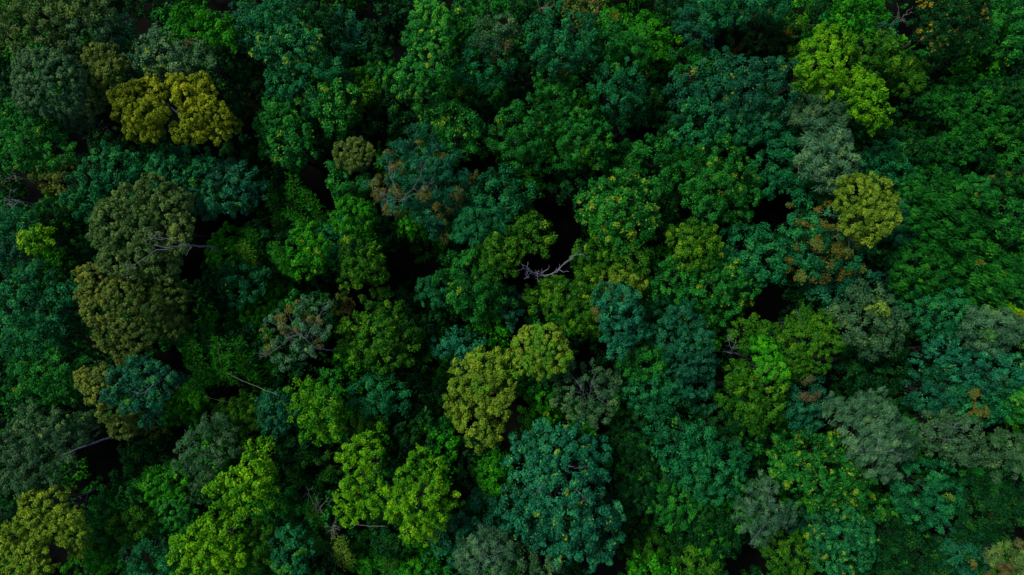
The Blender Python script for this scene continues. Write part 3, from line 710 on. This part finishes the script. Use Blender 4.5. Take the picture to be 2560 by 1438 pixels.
t(1390, 1240, 150, 178, 23, 'broad', 'jade', 'yf', .35, "huge teal tree with many clumps and yellow specks at the bottom",
  lobes=[(1370, 1085, 32), (1440, 1100, 46), (1485, 1130, 38), (1320, 1125, 44), (1390, 1140, 46), (1300, 1165, 36), (1350, 1190, 48), (1430, 1180, 46), (1490, 1180, 32), (1310, 1230, 44), (1390, 1245, 52), (1450, 1240, 42), (1280, 1265, 34),
         (1340, 1300, 48), (1420, 1300, 50), (1475, 1300, 38), (1525, 1290, 34), (1530, 1335, 30), (1290, 1310, 36), (1370, 1350, 42), (1440, 1355, 44), (1500, 1365, 38), (1500, 1395, 28), (1400, 1390, 30)],
  branches=[(.10, [(1365, 1225, -1), (1350, 1220, .3), (1340, 1232, .3)], 3), (.08, [(1440, 1225, -1), (1455, 1240, .3), (1470, 1252, .2)], 4), (.08, [(1420, 1165, -.5), (1440, 1172, .3), (1455, 1170, .3)], 2)])
t(1218, 1392, 78, 56, 19, 'feather', 'pale', '', -.2, "silvery teal feathery tree at the bottom edge beside the huge teal tree", dens=1.2,
  branches=[(.06, [(1205, 1400, -.5), (1240, 1385, .3), (1270, 1375, .3)], 6), (.05, [(1195, 1420, -.5), (1205, 1380, .3), (1215, 1350, .2)], 4)])
t(1130, 1345, 56, 58, 16, 'loose', 'blue', 'yf', .06, "dusky blue tree between the wider lime tree and the silvery feathery tree")
t(1345, 1412, 66, 40, 17, 'loose', 'grey', '', 0, "grey green tree at the bottom edge tucked under the huge teal tree")
t(1238, 1185, 42, 56, 14, 'broad', 'vivid', '', -1, "deep green tree right against the flank of the huge teal tree")
t(1165, 1170, 52, 46, 12, 'loose', 'dark', '', 0, "dark tree below the golden olive tree beside a black gap")
t(1215, 1290, 50, 60, 14, 'loose', 'blue', 'yf', .12, "dusky tree with yellow specks below the black gap beside the huge teal tree")
t(1605, 1085, 84, 62, 16, 'loose', 'dark', '', 0, "dark teal tree below the thin dusky twig tree")
t(1712, 1120, 92, 82, 18, 'loose', 'teal', '', 0, "broad dull teal tree between the huge teal tree and mossy lobed tree",
  lobes=[(1670, 1080, 38), (1720, 1080, 40), (1760, 1110, 36), (1690, 1125, 44), (1745, 1150, 40), (1700, 1170, 34)])
t(1795, 1180, 84, 78, 17, 'loose', 'teal', '', 0, "dull teal tree beside the yellow flecked wide tree")
t(1630, 1215, 82, 72, 15, 'loose', 'dark', '', 0, "shaded dark tree on the flank of the huge teal tree")
t(1700, 1262, 78, 62, 16, 'loose', 'green', '', 0, "deep green tree between the huge teal tree and the pale thin tree")
t(1640, 1392, 78, 52, 13, 'loose', 'moss', '', -1, "shaded mossy tree at the bottom edge beyond the huge teal tree")
t(1765, 1335, 84, 72, 15, 'loose', 'dark', '', 0, "dark tree just beside the pale thin tree near the bottom edge")
t(1740, 1412, 50, 40, 15, 'loose', 'moss', '', 0, "mossy tree at the bottom edge below the dark one by the pale thin tree")
t(1610, 1310, 50, 45, 10, 'loose', 'dark', '', 0, "low dark tree in the shadow beyond the huge teal tree")
t(1800, 1075, 60, 45, 15, 'loose', 'dark', '', 0, "dark tree below the large blue teal tree with fine leaves")
t(1880, 1110, 46, 36, 12, 'loose', 'dark', 'yf', .1, "low dark tree beneath the mossy lobed tree")
t(920, 1388, 56, 50, 11, 'vine', 'vivid', '', -1, "dim green tree at the bottom edge below the narrower lime tree")
t(1030, 1405, 50, 42, 11, 'vine', 'vivid', '', -1, "dim green tree at the bottom edge below the wider lime tree")
# --- lower right
t(2020, 1010, 46, 66, 17, 'loose', 'blue', 'rp', .2, "slim blue tree with a brown twiggy patch above the yellow flecked tree")
t(2172, 1088, 118, 102, 23, 'feather', 'pale', '', -.1, "large pale grey feathery tree like a plume in the lower right",
  lobes=[(2100, 1020, 36), (2150, 1030, 42), (2195, 1015, 36), (2210, 1060, 42), (2160, 1070, 46), (2250, 1095, 40), (2205, 1110, 44), (2270, 1130, 26), (2210, 1160, 38), (2170, 1130, 34), (2225, 1185, 24)],
  branches=[(.07, [(2200, 1130, -.6), (2198, 1110, .3), (2202, 1090, .3)], 3), (.06, [(2200, 1130, -.6), (2235, 1130, .2), (2265, 1140, .1)], 4), (.06, [(2200, 1130, -.6), (2160, 1125, .2), (2130, 1118, .1)], 3)], sweep=(.55, .6, .15), dens=1.35)
t(2078, 1190, 152, 100, 20, 'broad', 'green', 'yf', .75, "wide green tree speckled all over with yellow leaves below the grey plume tree",
  lobes=[(1975, 1130, 42), (2030, 1125, 42), (2085, 1120, 38), (1960, 1180, 36), (2020, 1185, 48), (2090, 1180, 48), (2060, 1235, 44), (2130, 1235, 46), (2180, 1270, 42), (2140, 1190, 38), (2210, 1285, 26), (2110, 1270, 34)])
t(1905, 1288, 74, 74, 20, 'feather', 'pale', '', -.25, "thin pale smoky tree near the bottom, between dark and yellow speckled trees", dens=.95,
  lobes=[(1915, 1220, 30), (1895, 1255, 34), (1930, 1290, 34), (1880, 1290, 34), (1905, 1320, 34), (1965, 1290, 26), (1860, 1275, 24)],
  branches=[(.06, [(1915, 1310, -.5), (1900, 1330, .2), (1890, 1345, .1)], 4), (.05, [(1915, 1300, -.5), (1945, 1300, .2), (1965, 1310, .1)], 4), (.05, [(1915, 1300, -.5), (1925, 1260, .2), (1920, 1225, .2)], 4)])
t(2108, 1352, 88, 86, 19, 'broad', 'teal', 'yf', .4, "teal tree with yellow tipped leaves at the bottom under the yellow speckled tree",
  lobes=[(2070, 1300, 34), (2120, 1300, 36), (2160, 1335, 36), (2105, 1345, 46), (2055, 1350, 34), (2130, 1395, 42), (2170, 1385, 28), (2080, 1400, 38)])
t(1990, 1385, 82, 55, 16, 'broad', 'moss', 'yp', .06, "mossy green tree at the bottom edge beside the yellow tipped teal tree")
t(1985, 1300, 42, 40, 14, 'loose', 'blue', '', 0, "small dim tree between the thin smoky tree and the yellow tipped teal tree")
t(2322, 1235, 82, 80, 18, 'loose', 'teal', 'yp', .08, "rounded green tree with a few bright yellow tufts beside the speckled wide tree")
t(2378, 1085, 80, 74, 19, 'broad', 'grey', 'yf', .2, "olive green tree with white bare branches lying on its crown",
  lobes=[(2340, 1050, 32, -.1), (2390, 1050, 34), (2360, 1090, 42), (2415, 1085, 36), (2340, 1110, 28), (2400, 1130, 34), (2440, 1120, 28)],
  branches=[(.12, [(2430, 1075, -.6), (2395, 1070, .5), (2360, 1070, .5), (2335, 1068, .4)], 4), (.10, [(2385, 1072, .5), (2400, 1058, .5), (2410, 1050, .4)], 2), (.09, [(2420, 1100, -.3), (2370, 1100, .45), (2330, 1090, .4), (2295, 1075, .1)], 5)])
t(2345, 985, 76, 52, 17, 'loose', 'blue', '', 0, "bluish green tree above the tree with white bare branches")
t(2462, 1005, 76, 56, 18, 'broad', 'teal', 'op', .14, "teal green tree with one orange clump near the side edge")
t(2540, 1000, 40, 56, 18, 'broad', 'green', 'yf', .2, "bright green tree at the side edge beside the orange clumped teal tree")
t(2445, 1275, 66, 74, 17, 'loose', 'dark', '', 0, "green tree in the shaded cluster beyond the yellow tufted tree")
t(2295, 1398, 82, 52, 16, 'loose', 'dark', '', 0, "green tree at the bottom edge across the dark seam from the yellow tipped teal tree")
t(2515, 1135, 62, 66, 17, 'sparse', 'grey', '', 0, "thin dusky tree with drooping leaves at the side edge", dens=1.6)
t(2520, 1265, 56, 60, 15, 'loose', 'dark', 'rp', .1, "dark tree at the side edge in the shaded lower corner")
t(2528, 1408, 56, 44, 18, 'feather', 'olive', 'rp', .3, "olive brown feathery tree in the bottom corner")
t(2242, 1335, 62, 48, 14, 'loose', 'dark', '', 0, "dark tree in the seam below the yellow tufted tree")
t(2415, 1380, 68, 52, 15, 'loose', 'blue', 'op', .06, "dusky bluish tree near the bottom corner beside the olive brown tree")
t(2460, 1185, 52, 48, 15, 'loose', 'green', '', 0, "shaded green tree under the tree with white bare branches")
t(2255, 1010, 40, 40, 13, 'loose', 'dark', '', 0, "small dark tree at the head of the grey plume tree")
t(2240, 1420, 40, 34, 12, 'loose', 'dark', '', 0, "low dark tree at the bottom edge beside the yellow tipped teal tree")
for i, (a, k) in enumerate(T):
    make_tree(i, *a, **k)
# ------------------------------------------------------------------ leafless trees
def dead_tree(i, base, limbs, label, mat=None):
    """base: photo point and height of the fork; limbs: (radius, [(px, py, z)...], twigs)"""
    rng = np.random.default_rng(5000+i)
    f = at(*base)
    g = float(ground_z(f[0], f[1]))
    root = bpy.data.objects.new('dead_tree', None)
    COL.objects.link(root)
    root.location = (f[0], f[1], g)
    root['label'] = label; root['category'] = 'tree'; root['group'] = 'leafless dead trees'
    mat = mat or DEAD_BARK
    r0 = max(l[0] for l in limbs)*1.25
    V, F = tube(curve((f[0], f[1], g-.3), f, rng, .01, 8), np.linspace(r0*1.4, r0, 8))
    link('trunk', quad_mesh('trunk', V, F, mat), root)
    for r, pl, tw in limbs:
        pts = resample([f]+[at(*p) for p in pl], len(pl)*4+2)
        pts[1:-1] += rng.normal(0, .055, (len(pts)-2, 3))
        ps = [tube(pts, np.linspace(r, max(.02, r*.25), len(pts)), 6)]
        for k in range(tw):
            j = int(rng.integers(max(1, len(pts)//4), len(pts)-1))
            d = norm(pts[j]-pts[j-1])*.75 + rng.normal(0, .65, 3)*[1, 1, .35]
            q = pts[j]+d*rng.uniform(.5, 1.5)
            c = curve(pts[j], q, rng, .09, 6)
            ps.append(tube(c, np.linspace(r*.4, .015, 6), 5))
            if rng.uniform() < .6:
                q2 = c[3]+norm(d+rng.normal(0, .7, 3))*rng.uniform(.3, .8)
                ps.append(tube(curve(c[3], q2, rng, .08, 4), np.linspace(r*.22, .012, 4), 4))
        Vb, Fb = join(ps)
        link('branch', quad_mesh('branch', Vb, Fb, mat), root)


dead_tree(0, (1352, 690, 15.5), [
    (.12, [(1358, 680, 18), (1372, 672, 20), (1372, 662, 21)], 0),
    (.13, [(1372, 688, 18), (1392, 680, 20.5), (1405, 664, 21.5), (1424, 648, 22), (1440, 634, 22.4), (1452, 627, 22.6)], 3),
    (.08, [(1380, 686, 18), (1424, 648, 22), (1438, 637, 22.5), (1458, 636, 22.6), (1466, 642, 22.4)], 1),
    (.10, [(1342, 690, 18), (1338, 683, 20), (1325, 680, 21), (1318, 665, 21.5), (1320, 655, 21.6)], 7),
    (.065, [(1340, 688, 18), (1325, 684, 20), (1310, 698, 20.5)], 7),
    (.065, [(1330, 682, 19), (1312, 676, 20.5), (1306, 664, 20.8)], 4)],
    "leafless tree with bare pale crooked limbs over a black gap at the forest's middle")
dead_tree(1, (28, 500, 15), [
    (.07, [(24, 485, 18), (28, 470, 18.5)], 2), (.06, [(12, 497, 18), (4, 500, 18.4)], 4), (.06, [(20, 510, 18), (32, 517, 18.4), (40, 508, 18.6)], 3), (.055, [(45, 500, 17.5), (52, 508, 18)], 3)],
    "white bare twigs of a dead tree at the side edge above a teal tree")
dead_tree(2, (1832, 885, 13), [
    (.06, [(1828, 870, 17), (1822, 850, 18), (1815, 838, 18.2)], 4), (.055, [(1828, 872, 17), (1838, 862, 18), (1840, 850, 18.2)], 3), (.05, [(1826, 880, 17), (1818, 878, 17.5)], 1)],
    "small grey dead tree in a black gap beside the mossy lobed tree")
dead_tree(3, (795, 1285, 8), [
    (.07, [(792, 1262, 12), (793, 1240, 13)], 6), (.07, [(800, 1272, 12), (822, 1243, 13)], 5), (.07, [(780, 1250, 12), (765, 1215, 13)], 5), (.06, [(796, 1276, 11), (806, 1275, 12)], 4)],
    "grey dead tree with thin twigs standing beside the taller lime tree", STICK)
dead_tree(4, (832, 1322, 8), [
    (.06, [(832, 1316, 12), (842, 1312, 12.5)], 9), (.06, [(828, 1318, 12), (812, 1308, 12.4)], 6), (.06, [(830, 1330, 12), (828, 1352, 12.5)], 9), (.05, [(838, 1320, 11), (850, 1326, 12)], 5)],
    "tufts of grey dead twigs just under the taller lime tree", STICK)
dead_tree(5, (1350, 24, 12), [
    (.08, [(1362, 14, 15), (1378, 2, 16)], 4), (.06, [(1352, 20, 14), (1340, 26, 15)], 2), (.06, [(1385, 14, 15), (1386, 0, 15.5)], 2)],
    "bare grey branches of a dead tree at the top edge over a dark gap", STICK)
dead_tree(6, (2250, 52, 6), [
    (.07, [(2250, 42, 9), (2246, 26, 10)], 7), (.07, [(2256, 44, 9), (2268, 32, 10)], 6), (.06, [(2240, 46, 9), (2228, 40, 9.5)], 5)],
    "dim bare dead tree deep in the black gap beside the orange dotted tree", STICK)
dead_tree(7, (35, 440, 14), [
    (.09, [(30, 430, 17), (38, 418, 17.5)], 2), (.08, [(20, 445, 16.5), (10, 452, 17)], 4), (.07, [(38, 440, 16), (40, 455, 16.5)], 2)],
    "grey bare branch below the large leaved tree at the side edge", STICK)


# ------------------------------------------------------------------ bamboo
def bamboo(i, pl, w, label, pal='vivid', stem=.045):
    """pl: photo points with heights from the foot to the nodding tip; w: half width of the plume in metres"""
    rng = np.random.default_rng(7000+i)
    pts = resample([at(*p) for p in pl], 16)
    foot = pts[0].copy(); foot[2] = float(ground_z(foot[0], foot[1]))-.2
    root = bpy.data.objects.new('bamboo', None)
    COL.objects.link(root)
    root.location = foot
    root['label'] = label; root['category'] = 'bamboo'; root['group'] = 'bamboo in the clearing'
    V, F = tube(np.vstack([foot, pts]), np.linspace(stem*1.5, .02, 17), 6)
    link('culm', quad_mesh('culm', V, F, CULM), root)
    n = 34
    s = np.linspace(.12, 1, n)
    idx = s*(len(pts)-1)
    C = np.stack([np.interp(idx, np.arange(len(pts)), pts[:, k]) for k in range(3)], 1)
    tan = norm(np.gradient(C, axis=0))
    side = norm(np.cross(tan, [0, 0, 1]))
    Vs, ts = [], []
    for k in range(n):
        ww = w*(.35+.65*math.sin(math.pi*min(1, s[k]*.85+.12)))
        for sg in (-1, 1):
            m = int(rng.integers(6, 17))
            f = rng.uniform(.0, 1, (m, 1))**.8*rng.uniform(.6, 1.25)
            p = C[k] + sg*side[k]*f*ww + tan[k]*f*ww*.35 + np.array([0, 0, -1])*f**2*ww*.35 + rng.normal(0, .24, (m, 3))
            d = norm(sg*side[k]*.8 + tan[k]*.6 + rng.normal(0, .75, (m, 3)) - [0, 0, .25])
            nl = norm(np.array([0, 0, 1.]) + rng.normal(0, .6, (m, 3)))
            d = norm(d - (d*nl).sum(1, keepdims=True)*nl)
            sd = np.cross(nl, d)
            L = rng.uniform(.4, .75, (m, 1)); W = rng.uniform(.07, .13, (m, 1))
            q = np.empty((m, 4, 3))
            q[:, 0] = p; q[:, 1] = p+d*L*.45+sd*W*.5; q[:, 2] = p+d*L; q[:, 3] = p+d*L*.45-sd*W*.5
            Vs.append(q.reshape(-1, 3)); ts.append(np.clip(.35+.3*rng.normal(0, .6, m), 0, 1))
    V = np.concatenate(Vs); tt = np.concatenate(ts)
    link('foliage', quad_mesh('foliage', V, np.arange(len(V)).reshape(-1, 4), leaves(pal, ''), {'tint': tt, 'accent': np.zeros(len(tt))}), root)


bamboo(0, [(712, 640, 4), (700, 575, 9), (688, 520, 12.5), (678, 478, 13)], .95, "upright bamboo plume nearest the blue teal tree, its tip narrow")
bamboo(1, [(752, 600, 4), (742, 545, 9), (733, 490, 13), (730, 440, 14)], 1.5, "broad bamboo plume with a pale straight stem, middle of the bamboo stand")
bamboo(2, [(848, 620, 4), (815, 565, 10), (785, 515, 13), (760, 478, 14)], 1.0, "slanting bamboo plume reaching toward the black gap over the bamboo stand")
bamboo(3, [(850, 600, 4), (800, 580, 10), (760, 560, 13), (718, 530, 13.5)], .9, "bamboo plume bending low across the stand just above the bright rosette tree")
bamboo(4, [(690, 680, 4), (650, 630, 10), (630, 590, 12.5), (614, 568, 13)], 1.1, "rounded bamboo tip between the deep green bush and the upright plume", 'vivid')
bamboo(5, [(660, 690, 4), (630, 660, 11), (612, 632, 14), (600, 612, 14.5)], 1.2, "rounded bamboo tip with yellowish leaves over the teal rosette tree", 'sprout')
bamboo(6, [(740, 690, 4), (705, 655, 10), (692, 630, 13), (682, 610, 14)], 1.1, "rounded bamboo tip beside the bright rosette tree, taller of two")
bamboo(7, [(735, 700, 4), (720, 680, 9), (710, 660, 12), (704, 645, 12.5)], 1.2, "low round bamboo tuft touching the bright rosette tree")
bamboo(8, [(520, 950, 5), (492, 925, 11), (483, 885, 14), (474, 842, 15)], 1.9, "arching bamboo with a yellow stem beside the brownish olive tree", 'vivid', .07)
bamboo(9, [(575, 965, 5), (555, 930, 11), (548, 890, 14), (543, 848, 15)], 1.9, "second arching bamboo with yellow stem, nearer the thin grey tree", 'vivid', .06)
bamboo(10, [(560, 960, 3), (520, 940, 8), (490, 960, 11), (470, 975, 11)], 1.6, "leafy bamboo tuft like a rosette beside the blue teal crown", 'vivid')
bamboo(11, [(640, 960, 3), (620, 930, 9), (600, 890, 11.5), (590, 850, 12)], 1.7, "soft dark bamboo plume between the two yellow stems and thin grey tree", 'vivid')
bamboo(12, [(560, 900, 3), (530, 870, 9), (520, 840, 11.5), (512, 815, 12)], 1.7, "dim bamboo plume in the hollow above the two yellow stems", 'green')
bamboo(13, [(815, 1325, 3), (795, 1305, 8), (785, 1285, 11), (772, 1270, 11.5)], 1.4, "spiky bamboo tuft beside the grey dead twigs", 'moss')
bamboo(14, [(860, 1420, 3), (856, 1395, 9), (852, 1370, 12), (848, 1350, 12.5)], 1.5, "yellowish bamboo tuft at the bottom edge below the grey dead twigs", 'honey')
bamboo(15, [(975, 1440, 2), (970, 1410, 7), (978, 1375, 10), (985, 1345, 10.5)], 1.0, "yellowish bamboo frond low between the two lime trees", 'moss')
bamboo(16, [(690, 950, 3), (680, 900, 8), (672, 860, 10), (665, 830, 10.5)], 1.3, "dim bamboo plume under the thin grey tree's edge", 'vivid')
bamboo(17, [(812, 1380, 3), (795, 1362, 8), (780, 1348, 11), (768, 1335, 11.5)], 1.2, "spiky bamboo tuft next to the teal rosette tree", 'moss')


def stick(i, pts, r, label, mat=STICK):
    rng = np.random.default_rng(9000+i)
    p = resample([at(*q) for q in pts], 12)
    p[1:-1] += rng.normal(0, .03, (10, 3))
    V, F = tube(p, np.linspace(r, r*.55, 12), 6)
    c = p[0].copy()
    me = quad_mesh('fallen_stem', V-c, F, mat)
    o = bpy.data.objects.new('fallen_stem', me)
    COL.objects.link(o)
    o.location = c
    o['label'] = label; o['category'] = 'dead stem'; o['group'] = 'long dead stems among the trees'


stick(0, [(693, 986, 15.5), (640, 966, 15.2), (600, 950, 14.6), (566, 932, 13.2)], .035, "long pale straight stem leaning from the arching bamboo to the tufted tree")
stick(1, [(508, 990, 13.2), (545, 1000, 13), (580, 1006, 12)], .025, "thin dull stem below the long pale stem")
stick(2, [(962, 1316, 19.5), (915, 1315, 19.2), (878, 1309, 18.6)], .03, "pale horizontal stem between the feet of the two lime trees")

# ------------------------------------------------------------------ ground, undergrowth and the leafy slope
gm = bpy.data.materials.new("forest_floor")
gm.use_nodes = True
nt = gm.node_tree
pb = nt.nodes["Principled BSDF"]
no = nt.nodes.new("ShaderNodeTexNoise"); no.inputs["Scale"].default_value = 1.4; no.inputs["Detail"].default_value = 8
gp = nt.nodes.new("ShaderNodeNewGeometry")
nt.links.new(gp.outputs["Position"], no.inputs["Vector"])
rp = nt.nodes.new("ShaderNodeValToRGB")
rp.color_ramp.elements[0].position = .4; rp.color_ramp.elements[0].color = (.0015, .002, .0015, 1)  # soil colour pushed near black: deep shade of the gaps put into it
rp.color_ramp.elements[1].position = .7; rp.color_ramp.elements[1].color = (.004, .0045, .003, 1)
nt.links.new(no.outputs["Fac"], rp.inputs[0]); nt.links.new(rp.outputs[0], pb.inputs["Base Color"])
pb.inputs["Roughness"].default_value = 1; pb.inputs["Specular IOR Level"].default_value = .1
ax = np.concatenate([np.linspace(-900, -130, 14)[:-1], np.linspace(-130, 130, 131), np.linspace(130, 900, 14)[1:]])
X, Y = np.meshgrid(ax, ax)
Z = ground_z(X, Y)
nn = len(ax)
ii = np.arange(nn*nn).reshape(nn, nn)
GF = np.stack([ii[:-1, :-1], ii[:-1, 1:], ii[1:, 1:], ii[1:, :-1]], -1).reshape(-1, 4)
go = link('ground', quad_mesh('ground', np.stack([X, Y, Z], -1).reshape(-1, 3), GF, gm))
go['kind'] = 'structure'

HOLES = [(490, 640, 55), (500, 590, 45), (260, 1115, 70), (320, 1100, 55), (250, 1160, 55), (985, 655, 38), (1205, 405, 50), (1170, 400, 35), (1585, 345, 48), (1310, 235, 35), (1920, 500, 34), (1910, 550, 28),
         (1930, 720, 60), (1920, 770, 60), (1870, 800, 40), (2260, 66, 40), (2310, 110, 30), (908, 745, 30), (850, 755, 28), (2080, 930, 50), (2060, 960, 40), (1790, 900, 35), (1180, 1225, 45), (145, 1400, 35), (810, 480, 45),
         (555, 345, 40), (1300, 800, 40), (1290, 850, 40), (1480, 885, 45), (1450, 900, 30), (2280, 920, 60), (330, 45, 50), (700, 155, 35), (1235, 60, 30), (1408, 540, 48), (1780, 115, 45), (1720, 120, 40), (950, 560, 25), (210, 420, 40), (190, 360, 45),
         (240, 320, 40), (1350, 640, 50), (1300, 690, 30), (20, 670, 25), (480, 690, 40), (1130, 1220, 35), (2530, 790, 30), (985, 60, 20), (1860, 140, 30), (2320, 250, 18), (2390, 200, 20), (830, 880, 25), (520, 560, 35), (1780, 980, 25)]


def mass(name, spots, style_key, pal, seed, label, sp, st_over):
    """one leafy mass that nobody could count: many low hummocks of leaves"""
    rng = np.random.default_rng(seed)
    STYLE['_m'] = dict(STYLE[style_key], **st_over)
    V, F, tint, acc = make_crown(np.array(spots), '_m', pal, '', 0, rng)
    o = link(name, quad_mesh(name, V, F, leaves(pal, ''), {'tint': tint, 'accent': acc}))
    o['kind'] = 'stuff'; o['label'] = label
    return o


rng = np.random.default_rng(42)
spots = {'dark': [], 'green': [], 'vivid': []}
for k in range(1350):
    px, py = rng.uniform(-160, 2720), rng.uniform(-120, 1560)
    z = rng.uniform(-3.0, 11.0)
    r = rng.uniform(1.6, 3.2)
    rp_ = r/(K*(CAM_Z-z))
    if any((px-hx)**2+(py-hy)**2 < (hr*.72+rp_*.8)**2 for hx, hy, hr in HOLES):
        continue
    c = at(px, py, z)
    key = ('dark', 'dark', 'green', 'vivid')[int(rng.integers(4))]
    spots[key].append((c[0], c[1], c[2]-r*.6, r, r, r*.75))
big = dict(sp=1.5, cr=.95, L=.6, W=.36, cov=.8)
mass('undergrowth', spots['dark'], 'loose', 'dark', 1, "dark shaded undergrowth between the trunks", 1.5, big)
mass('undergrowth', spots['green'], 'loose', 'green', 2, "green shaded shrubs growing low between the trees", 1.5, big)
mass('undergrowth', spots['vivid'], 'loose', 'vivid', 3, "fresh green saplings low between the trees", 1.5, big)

rng = np.random.default_rng(77)
slope = {'green': [], 'dark': []}
for k in range(210):
    px, py = rng.uniform(2245, 2610), rng.uniform(140, 470)
    if any((px-hx)**2+(py-hy)**2 < (hr+16)**2 for hx, hy, hr in [(2330, 205, 34), (2375, 200, 26), (2480, 360, 18), (2330, 345, 20), (2300, 305, 16), (2310, 425, 18), (2270, 300, 20), (2265, 120, 50), (2290, 160, 45),
                                                          (2400, 330, 16), (2500, 300, 12), (2420, 420, 18), (2480, 190, 20), (2540, 420, 16)]):
        continue
    z = 8 + 5.5*((px-2245)/320)*.6 + 3*max(0, (py-140)/330) + rng.uniform(-2.2, 2.2) - (3.5 if py < 200 else 0)
    r = rng.choice([.8, 1.2, 1.7, 2.6])*rng.uniform(.8, 1.2)
    c = at(px, py, z)
    key = 'green' if (rng.uniform() < .5 and py > 200 and px > 2330) else 'dark'
    slope[key].append((c[0], c[1], c[2]-r*.7, r*1.35, r*.8, r*.75))
mass('vine_thicket', slope['green'], 'vine', 'fern', 4, "slope smothered in green vines", 1.0, dict(sp=1.0, cov=.9, no=.65, ji=.25))
mass('vine_thicket', slope['dark'], 'vine', 'dark', 5, "dark vines and low shrubs covering the slope", 1.0, dict(sp=1.05, cov=.9, no=.65, ji=.25))
